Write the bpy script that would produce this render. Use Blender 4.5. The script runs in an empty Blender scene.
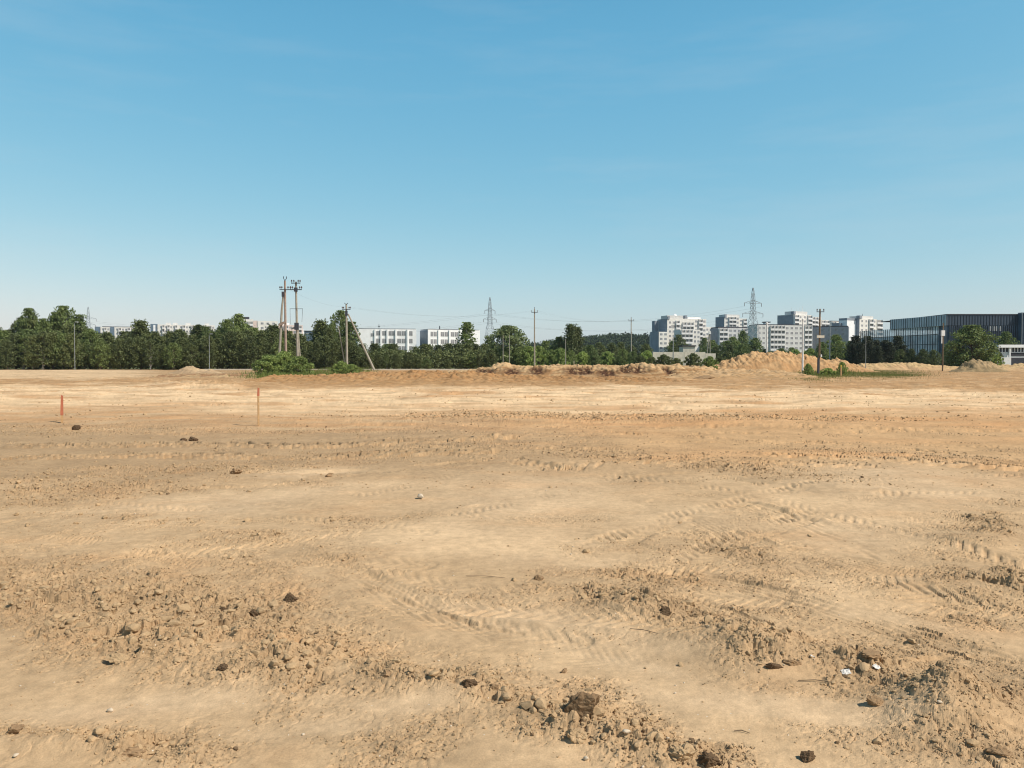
import bpy, math, random
import numpy as np
from mathutils import Vector

R = math.radians
sc = bpy.context.scene
COL = sc.collection
random.seed(7)
rng = np.random.default_rng(11)

# ------------------------------------------------------------------ camera
FOC, CX, CY, HOR, EYE = 800.0, 512.0, 384.0, 364.0, 1.6
PITCH = math.atan((CY - HOR) / FOC)
cam_d = bpy.data.cameras.new("camera")
cam = bpy.data.objects.new("camera", cam_d)
COL.objects.link(cam)
cam.location = (0, 0, EYE)
cam.rotation_euler = (R(90) - PITCH, 0, 0)
cam_d.sensor_width = 36
cam_d.lens = FOC / 1024 * 36
cam_d.clip_start = 0.05
cam_d.clip_end = 9000
sc.camera = cam


def at(px, py, d):
    """world point at ground distance d that the surveyed bearing px, py looks at"""
    v = (CY - py) / FOC
    yy = math.cos(PITCH) + math.sin(PITCH) * v
    zz = v * math.cos(PITCH) - math.sin(PITCH)
    t = d / yy
    return Vector(((px - CX) / FOC * t, d, EYE + zz * t))


def gx(px, py, z=0.0):
    """ground point under a bearing"""
    v = (CY - py) / FOC
    yy = math.cos(PITCH) + math.sin(PITCH) * v
    zz = v * math.cos(PITCH) - math.sin(PITCH)
    t = (z - EYE) / zz
    return ((px - CX) / FOC * t, yy * t)


# ------------------------------------------------------------------ tagging helpers
def tag(o, label=None, cat=None, group=None, kind=None):
    if label: o["label"] = label
    if cat: o["category"] = cat
    if group: o["group"] = group
    if kind: o["kind"] = kind
    return o


def empty(name, loc, rz=0.0):
    o = bpy.data.objects.new(name, None)
    o.empty_display_size = 0.3
    COL.objects.link(o)
    o.location = loc
    o.rotation_euler = (0, 0, rz)
    return o


def mesh_obj(name, me, mat, parent=None):
    o = bpy.data.objects.new(name, me)
    COL.objects.link(o)
    if mat is not None and not me.materials: me.materials.append(mat)
    if parent is not None: o.parent = parent
    return o


class MB:
    def __init__(s): s.v = []; s.f = []
    def box(s, x0, x1, y0, y1, z0, z1):
        b = len(s.v)
        s.v += [(x0,y0,z0),(x1,y0,z0),(x1,y1,z0),(x0,y1,z0),(x0,y0,z1),(x1,y0,z1),(x1,y1,z1),(x0,y1,z1)]
        s.f += [(b,b+3,b+2,b+1),(b+4,b+5,b+6,b+7),(b,b+1,b+5,b+4),(b+1,b+2,b+6,b+5),(b+2,b+3,b+7,b+6),(b+3,b,b+4,b+7)]
        return s
    def tube(s, p0, p1, r0, r1=None, n=8):
        r1 = r0 if r1 is None else r1
        p0 = Vector(p0); p1 = Vector(p1)
        d = (p1 - p0).normalized()
        a = d.orthogonal().normalized(); c = d.cross(a)
        b = len(s.v)
        for p, r in ((p0, r0), (p1, r1)):
            for i in range(n):
                t = 2*math.pi*i/n
                s.v.append(tuple(p + a*math.cos(t)*r + c*math.sin(t)*r))
        for i in range(n):
            j = (i+1) % n
            s.f.append((b+i, b+j, b+n+j, b+n+i))
        s.f.append(tuple(b+i for i in reversed(range(n))))
        s.f.append(tuple(b+n+i for i in range(n)))
        return s
    def path(s, pts, rad, n=8):
        for i in range(len(pts)-1):
            s.tube(pts[i], pts[i+1], rad[i], rad[i+1], n)
        return s
    def bar(s, p0, p1, w, h=None):
        h = w if h is None else h
        p0 = Vector(p0); p1 = Vector(p1); d = (p1-p0).normalized()
        up = Vector((0,0,1)) if abs(d.z) < .95 else Vector((0,1,0))
        a = d.cross(up).normalized()*w/2; c = a.cross(d).normalized()*h/2
        b = len(s.v)
        for p in (p0, p1):
            s.v += [tuple(p-a-c), tuple(p+a-c), tuple(p+a+c), tuple(p-a+c)]
        s.f += [(b,b+1,b+2,b+3),(b+7,b+6,b+5,b+4),(b,b+4,b+5,b+1),(b+1,b+5,b+6,b+2),(b+2,b+6,b+7,b+3),(b+3,b+7,b+4,b)]
        return s
    def mesh(s, name):
        me = bpy.data.meshes.new(name); me.from_pydata(s.v, [], s.f); me.update(); return me
    def build(s, name, mat, parent=None, loc=None):
        o = mesh_obj(name, s.mesh(name), mat, parent)
        if loc is not None: o.location = loc
        return o


def np_mesh(name, v, f, smooth=False):
    """v (n,3), f (m,k) arrays"""
    me = bpy.data.meshes.new(name)
    n, m, k = len(v), len(f), f.shape[1]
    me.vertices.add(n); me.vertices.foreach_set("co", np.ascontiguousarray(v, dtype=np.float32).ravel())
    me.loops.add(m*k); me.loops.foreach_set("vertex_index", np.ascontiguousarray(f, dtype=np.int32).ravel())
    me.polygons.add(m)
    me.polygons.foreach_set("loop_start", np.arange(0, m*k, k, dtype=np.int32))
    me.polygons.foreach_set("loop_total", np.full(m, k, dtype=np.int32))
    me.polygons.foreach_set("use_smooth", np.full(m, smooth, dtype=bool))
    me.update(calc_edges=True)
    return me


# ------------------------------------------------------------------ materials
def new_mat(name):
    m = bpy.data.materials.new(name); m.use_nodes = True
    nt = m.node_tree
    b = nt.nodes["Principled BSDF"]
    return m, nt, b


def N(nt, t, **kw):
    n = nt.nodes.new(t)
    for k, v in kw.items():
        if k in n.inputs: n.inputs[k].default_value = v
        else: setattr(n, k, v)
    return n


def mat(name, col, rough=.85, var=.12, scale=2.0, metal=0.0, spec=.3, bump=0.0, col2=None):
    m, nt, b = new_mat(name)
    tc = N(nt, "ShaderNodeTexCoord")
    no = N(nt, "ShaderNodeTexNoise", Scale=scale, Detail=6.0, Roughness=.6)
    nt.links.new(tc.outputs["Object"], no.inputs["Vector"])
    ra = N(nt, "ShaderNodeValToRGB")
    c2 = col2 or tuple(c*(1-2*var) for c in col)
    ra.color_ramp.elements[0].position = .3; ra.color_ramp.elements[0].color = (*c2, 1)
    ra.color_ramp.elements[1].position = .7; ra.color_ramp.elements[1].color = (*[min(1, c*(1+var)) for c in col], 1)
    nt.links.new(no.outputs["Fac"], ra.inputs["Fac"])
    nt.links.new(ra.outputs["Color"], b.inputs["Base Color"])
    b.inputs["Roughness"].default_value = rough
    b.inputs["Metallic"].default_value = metal
    b.inputs["Specular IOR Level"].default_value = spec
    if bump:
        bp = N(nt, "ShaderNodeBump", Strength=.6, Distance=bump)
        nt.links.new(no.outputs["Fac"], bp.inputs["Height"])
        nt.links.new(bp.outputs["Normal"], b.inputs["Normal"])
    return m


def leaf_mat(name, col, var=.35, transl=.3):
    m, nt, b = new_mat(name)
    out = nt.nodes["Material Output"]
    oi = N(nt, "ShaderNodeObjectInfo")
    geo = N(nt, "ShaderNodeNewGeometry")
    tc = N(nt, "ShaderNodeTexCoord")
    no = N(nt, "ShaderNodeTexNoise", Scale=1.3, Detail=3.0)
    nt.links.new(tc.outputs["Object"], no.inputs["Vector"])
    ad = N(nt, "ShaderNodeMath", operation='ADD')
    nt.links.new(oi.outputs["Random"], ad.inputs[0]); nt.links.new(geo.outputs["Random Per Island"], ad.inputs[1])
    ad2 = N(nt, "ShaderNodeMath", operation='ADD')
    nt.links.new(ad.outputs[0], ad2.inputs[0]); nt.links.new(no.outputs["Fac"], ad2.inputs[1])
    mr = N(nt, "ShaderNodeMapRange"); mr.inputs["From Min"].default_value = .6; mr.inputs["From Max"].default_value = 2.2
    nt.links.new(ad2.outputs[0], mr.inputs["Value"])
    ra = N(nt, "ShaderNodeValToRGB")
    ra.color_ramp.elements[0].color = (*[c*(1-var) for c in col], 1)
    ra.color_ramp.elements[1].color = (col[0]*(1+var*1.6), col[1]*(1+var*1.1), col[2]*(1+var*.4), 1)
    nt.links.new(mr.outputs[0], ra.inputs["Fac"])
    nt.links.new(ra.outputs["Color"], b.inputs["Base Color"])
    b.inputs["Roughness"].default_value = .6
    b.inputs["Specular IOR Level"].default_value = .25
    tr = N(nt, "ShaderNodeBsdfTranslucent")
    nt.links.new(ra.outputs["Color"], tr.inputs["Color"])
    mx = N(nt, "ShaderNodeMixShader"); mx.inputs[0].default_value = transl
    nt.links.new(b.outputs[0], mx.inputs[1]); nt.links.new(tr.outputs[0], mx.inputs[2])
    nt.links.new(mx.outputs[0], out.inputs["Surface"])
    return m


def soil_mat(name, attr="soil", fixed=None, bumpk=1.0):
    m, nt, b = new_mat(name)
    tc = N(nt, "ShaderNodeTexCoord")
    if fixed is None:
        at_ = N(nt, "ShaderNodeAttribute", attribute_name=attr); base = at_.outputs["Color"]
    else:
        rgb = N(nt, "ShaderNodeRGB"); rgb.outputs[0].default_value = (*fixed, 1); base = rgb.outputs[0]
    def noise(scale, detail, rough=.6, vec=None):
        n = N(nt, "ShaderNodeTexNoise", Scale=scale, Detail=detail, Roughness=rough)
        nt.links.new(vec or tc.outputs["Object"], n.inputs["Vector"]); return n
    n1 = noise(.9, 5.0); n2 = noise(14.0, 6.0, .7); n3 = noise(110.0, 3.0, .7)
    cur = base
    for n, lo, hi in ((n1, .88, 1.10), (n2, .83, 1.13), (n3, .86, 1.10)):
        mr = N(nt, "ShaderNodeMapRange"); mr.inputs["From Min"].default_value = .3; mr.inputs["From Max"].default_value = .7
        mr.inputs["To Min"].default_value = lo; mr.inputs["To Max"].default_value = hi
        nt.links.new(n.outputs["Fac"], mr.inputs["Value"])
        vm = N(nt, "ShaderNodeVectorMath", operation='SCALE')
        nt.links.new(cur, vm.inputs[0]); nt.links.new(mr.outputs[0], vm.inputs["Scale"])
        cur = vm.outputs[0]
    # scattered pale grit
    vo = N(nt, "ShaderNodeTexVoronoi", Scale=26.0); nt.links.new(tc.outputs["Object"], vo.inputs["Vector"])
    lt = N(nt, "ShaderNodeMath", operation='LESS_THAN'); lt.inputs[1].default_value = .085
    nt.links.new(vo.outputs["Distance"], lt.inputs[0])
    sx = N(nt, "ShaderNodeSeparateColor"); nt.links.new(vo.outputs["Color"], sx.inputs[0])
    gt = N(nt, "ShaderNodeMath", operation='GREATER_THAN'); gt.inputs[1].default_value = .9
    nt.links.new(sx.outputs[0], gt.inputs[0])
    ml = N(nt, "ShaderNodeMath", operation='MULTIPLY'); nt.links.new(lt.outputs[0], ml.inputs[0]); nt.links.new(gt.outputs[0], ml.inputs[1])
    mx = N(nt, "ShaderNodeMix", data_type='RGBA'); nt.links.new(ml.outputs[0], mx.inputs[0])
    nt.links.new(cur, mx.inputs[6]); mx.inputs[7].default_value = (.62, .56, .46, 1)
    nt.links.new(mx.outputs[2], b.inputs["Base Color"])
    b.inputs["Roughness"].default_value = 1.0; b.inputs["Specular IOR Level"].default_value = .08
    b1 = N(nt, "ShaderNodeBump", Strength=.5, Distance=.006*bumpk); nt.links.new(n2.outputs["Fac"], b1.inputs["Height"])
    b2 = N(nt, "ShaderNodeBump", Strength=.7, Distance=.003*bumpk); nt.links.new(n3.outputs["Fac"], b2.inputs["Height"])
    nt.links.new(b1.outputs["Normal"], b2.inputs["Normal"]); nt.links.new(b2.outputs["Normal"], b.inputs["Normal"])
    return m


M = {}
M['soil'] = soil_mat('soil_ground')
M['clod'] = soil_mat('soil_clod', fixed=(.45, .315, .18))
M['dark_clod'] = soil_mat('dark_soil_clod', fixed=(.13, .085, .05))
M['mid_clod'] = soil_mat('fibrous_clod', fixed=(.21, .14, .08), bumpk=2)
M['brown_clod'] = soil_mat('brown_soil_clod', fixed=(.31, .205, .115))
M['sand_heap'] = soil_mat('heap_sand', bumpk=5)
M['white_stone'] = mat('white_stone', (.60, .50, .37), .8, .08, 30)
M['paper'] = mat('white_litter', (.74, .71, .66), .7, .06, 20)
M['concrete'] = mat('pole_concrete', (.36, .33, .27), .9, .12, 3.0)
M['concrete_pink'] = mat('pole_concrete_reddish', (.36, .27, .22), .9, .12, 3.0)
M['concrete_wall'] = mat('panel_concrete', (.66, .61, .50), .9, .12, 1.2)
M['white_paint'] = mat('white_pole_paint', (.78, .78, .76), .5, .04, 2.0)
M['galv'] = mat('galvanised_steel', (.33, .35, .36), .55, .08, 4.0, metal=.3)
M['pylon'] = mat('pylon_steel', (.30, .34, .37), .6, .08, 3.0, metal=.2)
M['dark_metal'] = mat('dark_fitting_metal', (.06, .065, .08), .5, .1, 5.0)
M['ceramic'] = mat('insulator_ceramic', (.10, .06, .05), .3, .1, 8.0)
M['wood'] = mat('weathered_wood', (.20, .145, .09), .9, .2, 9.0)
M['stake'] = mat('stake_wood', (.52, .33, .16), .85, .15, 20.0)
M['orange'] = mat('orange_marker_paint', (.46, .15, .08), .6, .08, 10)
M['yellow'] = mat('yellow_marker_paint', (.55, .40, .06), .6, .08, 10)
M['wire'] = mat('cable', (.08, .08, .09), .5, .05, 5.0)
M['render_white'] = mat('white_render', (.88, .88, .87), .8, .04, .6)
M['render_cream'] = mat('cream_panel', (.77, .74, .675), .85, .07, .35)
M['render_grey'] = mat('grey_panel', (.66, .65, .62), .85, .08, .35)
M['pink_panel'] = mat('pinkish_panel', (.70, .57, .51), .85, .07, .35)
M['balcony'] = mat('balcony_panel', (.74, .73, .71), .8, .06, .5)
M['opening'] = mat('balcony_recess', (.40, .39, .37), .8, .3, .12)
M['roof_dark'] = mat('roof_felt', (.055, .055, .065), .85, .1, 1.0)
M['asphalt'] = mat('road_asphalt', (.40, .33, .25), 1.0, .12, 3.0, spec=.05)
M['bark'] = mat('bark', (.13, .10, .075), .95, .25, 8.0)
M['birch_bark'] = mat('birch_bark', (.45, .43, .39), .85, .3, 6.0)
M['pine_leaf'] = leaf_mat('pine_needles', (.105, .138, .060), .35, .18)
M['dark_leaf'] = leaf_mat('dark_needles', (.046, .060, .036), .3, .15)
M['birch_leaf'] = leaf_mat('birch_leaves', (.155, .215, .082), .3, .3)
M['willow_leaf'] = leaf_mat('willow_leaves', (.19, .25, .12), .3, .3)
M['bush_leaf'] = leaf_mat('bush_leaves', (.25, .35, .12), .4, .3)
M['far_leaf'] = leaf_mat('distant_leaves', (.032, .052, .030), .3, .15)
M['far_leaf'].node_tree.nodes['Principled BSDF'].inputs['Specular IOR Level'].default_value = .02; M['far_leaf'].node_tree.nodes['Principled BSDF'].inputs['Roughness'].default_value = 1.0
M['grass'] = leaf_mat('grass_blades', (.13, .17, .05), .35, .3)
M['bush_grass'] = leaf_mat('weed_blades', (.14, .20, .055), .4, .3)
M['dry_grass'] = leaf_mat('dry_grass_blades', (.26, .22, .10), .3, .3)


def glass(name, col, rough=.12, spec=.6):
    m, nt, b = new_mat(name)
    tc = N(nt, "ShaderNodeTexCoord"); no = N(nt, "ShaderNodeTexNoise", Scale=.35, Detail=2.0)
    nt.links.new(tc.outputs["Object"], no.inputs["Vector"])
    ra = N(nt, "ShaderNodeValToRGB"); ra.color_ramp.elements[0].position = .35; ra.color_ramp.elements[1].position = .65
    ra.color_ramp.elements[0].color = (*[c*.6 for c in col], 1); ra.color_ramp.elements[1].color = (*[c*1.3 for c in col], 1)
    nt.links.new(no.outputs["Fac"], ra.inputs["Fac"]); nt.links.new(ra.outputs["Color"], b.inputs["Base Color"])
    b.inputs["Roughness"].default_value = rough; b.inputs["Specular IOR Level"].default_value = spec
    return m


M['glass'] = glass('window_glass', (.26, .27, .28))
M['facade_glass'] = glass('facade_glass', (.30, .40, .46), .2, .8)
M['dark_glass'] = glass('dark_facade_glass', (.075, .115, .165), .3, .4)
M['tower_side'] = mat('shade_painted_panel', (.27, .295, .33), .8, .1, .3)  # blue-grey paints shade on tower sides; vents and stair towers share it
M['slab_side'] = mat('slab_lightened_for_shade', (.50, .57, .63), .5, .1, .4)  # lighter copy of the cladding, offsets shade on the left face
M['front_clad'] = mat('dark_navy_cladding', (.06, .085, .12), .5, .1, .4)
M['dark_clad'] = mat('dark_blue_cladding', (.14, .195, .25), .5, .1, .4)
M['screen'] = glass('pale_screen_glass', (.72, .84, .90), .25, .6)
M['screen'].node_tree.nodes['Principled BSDF'].inputs['Alpha'].default_value = .45
M['mullion'] = mat('facade_mullion', (.03, .036, .045), .5, .05, 2)
M['blind'] = mat('window_blind', (.5, .5, .5), .8, .05, 2)

# ------------------------------------------------------------------ numpy noise
_T = rng.random(65536).astype(np.float32)


def _h(ix, iy, s):
    return ((ix * 73856093) ^ (iy * 19349663) ^ (s * 83492791)) & 65535


def noise(x, y, s=0):
    ix = np.floor(x).astype(np.int64); iy = np.floor(y).astype(np.int64)
    fx = (x - ix).astype(np.float32); fy = (y - iy).astype(np.float32)
    u = fx*fx*fx*(fx*(fx*6-15)+10); w = fy*fy*fy*(fy*(fy*6-15)+10)
    def g(a, b, dx, dy):
        t = _T[_h(a, b, s)] * 6.2831853
        return np.cos(t)*dx + np.sin(t)*dy
    n00 = g(ix, iy, fx, fy); n10 = g(ix+1, iy, fx-1, fy)
    n01 = g(ix, iy+1, fx, fy-1); n11 = g(ix+1, iy+1, fx-1, fy-1)
    return (n00*(1-u)+n10*u)*(1-w) + (n01*(1-u)+n11*u)*w * 1.0


def fbm(x, y, o=4, s=0, g=.5):
    r = 0; a = 1.0; t = 0
    for i in range(o):
        r = r + a*noise(x*(2**i)+i*17.3, y*(2**i)-i*9.1, s+i*13); t += a; a *= g
    return r / t * 1.5


def lumps(x, y, s, keep=.6):
    """rounded clods: one dome per cell with random size, height 0..1"""
    ix = np.floor(x).astype(np.int64); iy = np.floor(y).astype(np.int64)
    out = np.zeros(x.shape, np.float32)
    for a in (-1, 0, 1):
        for b in (-1, 0, 1):
            cx, cy = ix+a, iy+b
            h1 = _T[_h(cx, cy, s)]; h2 = _T[_h(cx, cy, s+1)]; h3 = _T[_h(cx, cy, s+2)]; h4 = _T[_h(cx, cy, s+3)]
            rr = .22 + .42*h3
            dx = (x-(cx+.15+.7*h1)); dy = (y-(cy+.15+.7*h2))
            th = h4*40; ca, sa = np.cos(th), np.sin(th)
            ex = (dx*ca+dy*sa)*(1+.5*h3); ey = -dx*sa+dy*ca
            dd = (.55*np.maximum(np.abs(ex), np.abs(ey)) + .45*np.sqrt(ex*ex+ey*ey))/rr
            z = np.clip(1-dd**3, 0, 1)**.7*rr*1.5*(1+(ex*(h1-.5)+ey*(h2-.5))*2.2)
            out = np.maximum(out, np.where(h4 < keep, z, 0))
    return out


def sm(a, b, x):
    t = np.clip((x-a)/(b-a), 0, 1); return t*t*(3-2*t)


# surveyed patches: bearing px, dip px, half width, half height, tilt deg, weight
CLODS = [(60,612,85,30,8,1),(170,640,105,34,10,1.1),(275,640,60,42,0,1.1),(215,610,80,25,8,.9),(300,690,40,13,5,.9),
 (400,676,85,18,10,1.1),(485,698,48,15,15,1.1),(60,738,110,10,2,1.1),(130,752,60,10,2,1),(620,742,80,18,14,1.1),(905,722,30,14,0,1.2),(585,715,40,16,0,1),
 (690,762,60,12,0,1.1),(630,604,44,20,0,1.2),(690,622,40,14,10,.8),(755,645,70,26,10,1.2),(860,664,45,10,5,1),(955,704,78,32,10,1.5),
 (1000,748,45,9,5,1),(985,578,75,16,5,1),(985,527,38,13,0,1.1),(780,558,70,14,8,.7),(725,540,60,12,0,.7),(850,482,65,9,6,.9),
 (740,470,60,7,3,.7),(260,540,70,8,2,.7),(40,500,60,10,0,.7),(200,470,170,6,-2,.9),(120,488,120,7,0,.8),(620,458,110,8,4,.8),
 (740,590,70,8,8,.8),(650,575,100,7,4,.7),(80,430,80,6,0,.8),(545,592,45,12,0,.6),(1000,612,70,11,0,.9),(150,520,140,8,0,.5),
 (400,450,120,6,-3,.7),(60,575,110,14,0,.8),(120,600,120,16,5,.9),(470,600,80,8,8,.7),(560,520,70,8,0,.5),(600,640,50,8,10,.6),(930,640,60,8,5,.6),(330,560,60,8,5,.6),(900,530,50,8,0,.6),(300,432,250,4,0,.6),(700,420,250,4,0,.7),(900,455,130,6,3,.8),(520,418,200,4,0,.6)]
HEAPS = [(640,612,46,16,0,.09),(755,655,76,20,9,.13),(955,716,60,24,10,.17),(590,722,30,12,0,.05),(640,752,80,14,12,.05),
 (200,655,120,32,9,.08),(275,655,50,32,0,.05),(430,690,100,15,10,.08),(80,748,120,10,2,.05),(865,668,55,8,4,.05),
 (240,478,220,5,-2,.05),(620,470,110,7,3,.05),(990,540,45,12,0,.05),(985,588,80,12,4,.07),(850,492,75,7,5,.05),(200,388,60,5,0,.35),
 (120,384,50,3,0,.15),(520,420,120,4,0,.08),(760,425,130,4,2,.1),(330,424,130,3,0,.08)]
SMOOTH = [(150,705,150,14,-4,1.2),(420,705,90,10,-3,1.1),(330,730,80,12,-5,.9),(520,500,95,26,-4,1.2),(900,485,110,22,2,1.3),(860,535,90,22,0,.9),
 (560,625,150,14,12,1.2),(770,712,120,14,4,1.4),(870,725,80,14,4,1.1),(635,668,70,9,14,1.1),(240,500,160,12,-5,1.0),(450,540,140,14,0,.8),
 (690,520,90,12,0,.6),(305,472,55,3.5,-3,1.3),(560,560,120,10,2,.7),(900,620,90,9,8,.8),(700,650,0.1,1,0,0),(100,575,60,8,0,.4)]


def blobs(u, v, lst, gx_=1.0, gy_=1.0):
    r = np.zeros(u.shape, np.float32)
    for px, py, rx, ry, an, w in lst:
        if w == 0: continue
        c, s = math.cos(R(an)), math.sin(R(an))
        du, dv = u-px, v-py
        a = (du*c+dv*s)/(rx*gx_); b = (-du*s+dv*c)/(ry*gy_)
        r += w*np.exp(-(a*a+b*b))
    return r


# wheel tracks: points as bearings, width m, depth m, tread period m (0 = plain), tread depth
TRACKS = [
 ([(330,440),(545,468),(700,488),(850,520),(1040,570)], .38, .02, .13, .012),
 ([(1040,474),(860,482),(700,512),(600,548),(520,600)], .42, .02, .13, .012),
 ([(1040,492),(880,500),(760,530),(690,560)], .42, .02, .13, .012),
 ([(600,575),(720,566),(840,580),(960,600)], .40, .012, .10, .012),
 ([(880,515),(950,520),(1040,530)], .60, .01, .09, .010),
 ([(860,578),(940,572),(1040,585)], .55, .01, .09, .010),
 ([(20,520),(160,508),(320,500),(470,470)], .42, .02, .12, .012),
 ([(60,560),(200,548),(360,530),(520,500),(640,470)], .36, .015, .12, .010),
 ([(200,575),(330,620),(440,655),(560,700)], .30, .008, .06, .003),
 ([(250,535),(340,572),(440,610),(540,643),(640,668),(740,692),(880,712),(1060,732)], .40, .012, .06, .0018),
 ([(60,538),(150,556),(250,590),(330,640)], .34, .014, .06, .006),
 ([(80,532),(220,540),(340,570),(480,640)], .36, .012, -.05, .006),
 ([(560,560),(700,578),(800,600),(900,632),(1040,668)], .26, .03, -.07, .010),
 ([(700,520),(760,545),(850,560),(960,585)], .34, .018, -.06, .009),
 ([(690,600),(740,625),(790,660)], .20, .012, .06, .006),
 ([(30,446),(200,445),(330,446),(500,438)], 1.0, .02, .36, .07),
 ([(0,459),(160,456),(330,456),(480,452)], .8, .02, .36, .06),
 ([(780,455),(900,461),(1060,470)], .8, .02, .36, .06),
 ([(560,470),(700,462),(860,466)], .7, .02, .30, .04),
 ([(100,470),(300,474),(480,462)], .60, .05, 0, 0),
 ([(330,436),(440,446),(500,458),(545,470)], .5, .05, .3, .02),
 ([(680,470),(780,490),(900,500),(1040,512)], .40, .03, -.09, .012),
 ([(660,485),(800,520),(900,560)], .40, .02, -.09, .012),
 ([(780,440),(900,448),(1040,462)], .5, .03, .3, .03),
 ([(560,430),(760,440),(1040,448)], .5, .03, .3, .03),
 ([(886,618),(912,627),(938,634)], .045, .03, 0, 0),
 ([(930,646),(958,652),(990,664)], .06, .045, 0, 0),
 ([(362,582),(410,597),(465,617),(520,632)], .055, .024, 0, 0),
 ([(560,560),(600,566),(640,578)], .05, .03, 0, 0),
 ([(560,470),(620,478),(700,476),(760,486)], .10, .05, 0, 0),
 ([(200,468),(330,474),(440,468),(500,458)], .12, .05, 0, 0),
 ([(0,480),(120,486),(260,484),(420,470)], .12, .05, 0, 0),
 ([(700,605),(730,612),(770,628)], .05, .025, 0, 0),
 ([(880,738),(930,742),(1000,735),(1040,741)], .06, .03, 0, 0),
 ([(300,600),(420,660),(560,690)], .12, .02, 0, 0),
 ([(900,665),(980,655),(1040,668)], .10, .03, 0, 0),
]
_tr = random.Random(5)
for k in range(26):
    v0 = _tr.uniform(386, 445); a = _tr.uniform(-14, 14); u0 = _tr.uniform(-80, 500)
    TRACKS.append(([(u0, v0), (u0+220, v0+a*.35+_tr.uniform(-2,2)), (u0+460, v0+a*.6), (u0+760, v0+a)], _tr.uniform(.35,.6), _tr.uniform(.03,.06), _tr.choice([0,.3]), .02))
for k in range(12):
    v0 = _tr.uniform(450, 600); u0 = _tr.uniform(-80, 700); a = _tr.uniform(5, 60)
    TRACKS.append(([(u0, v0), (u0+140, v0+a*.25), (u0+300, v0+a*.6), (u0+440, v0+a)], _tr.uniform(.25,.4), _tr.uniform(.008,.018), .11, .005))


def catmull(pts, n=8):
    out = []
    P = [pts[0]] + list(pts) + [pts[-1]]
    for i in range(1, len(P)-2):
        for k in range(n):
            t = k/n
            out.append(tuple(.5*((2*P[i][j]) + (-P[i-1][j]+P[i+1][j])*t + (2*P[i-1][j]-5*P[i][j]+4*P[i+1][j]-P[i+2][j])*t*t
                             + (-P[i-1][j]+3*P[i][j]-3*P[i+1][j]+P[i+2][j])*t**3) for j in (0, 1)))
    out.append(tuple(pts[-1])); return out


_TW = [(catmull([gx(*p) for p in pts]), w, dep, per, td) for pts, w, dep, per, td in TRACKS]

C_CLAY = np.array((.53, .368, .212)); C_PALE = np.array((.76, .545, .325)); C_RUST = np.array((.52, .29, .135))
C_BROWN = np.array((.405, .275, .155)); C_SMOOTH = np.array((.61, .44, .27)); C_ORANGE = np.array((.56, .35, .175))


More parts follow.
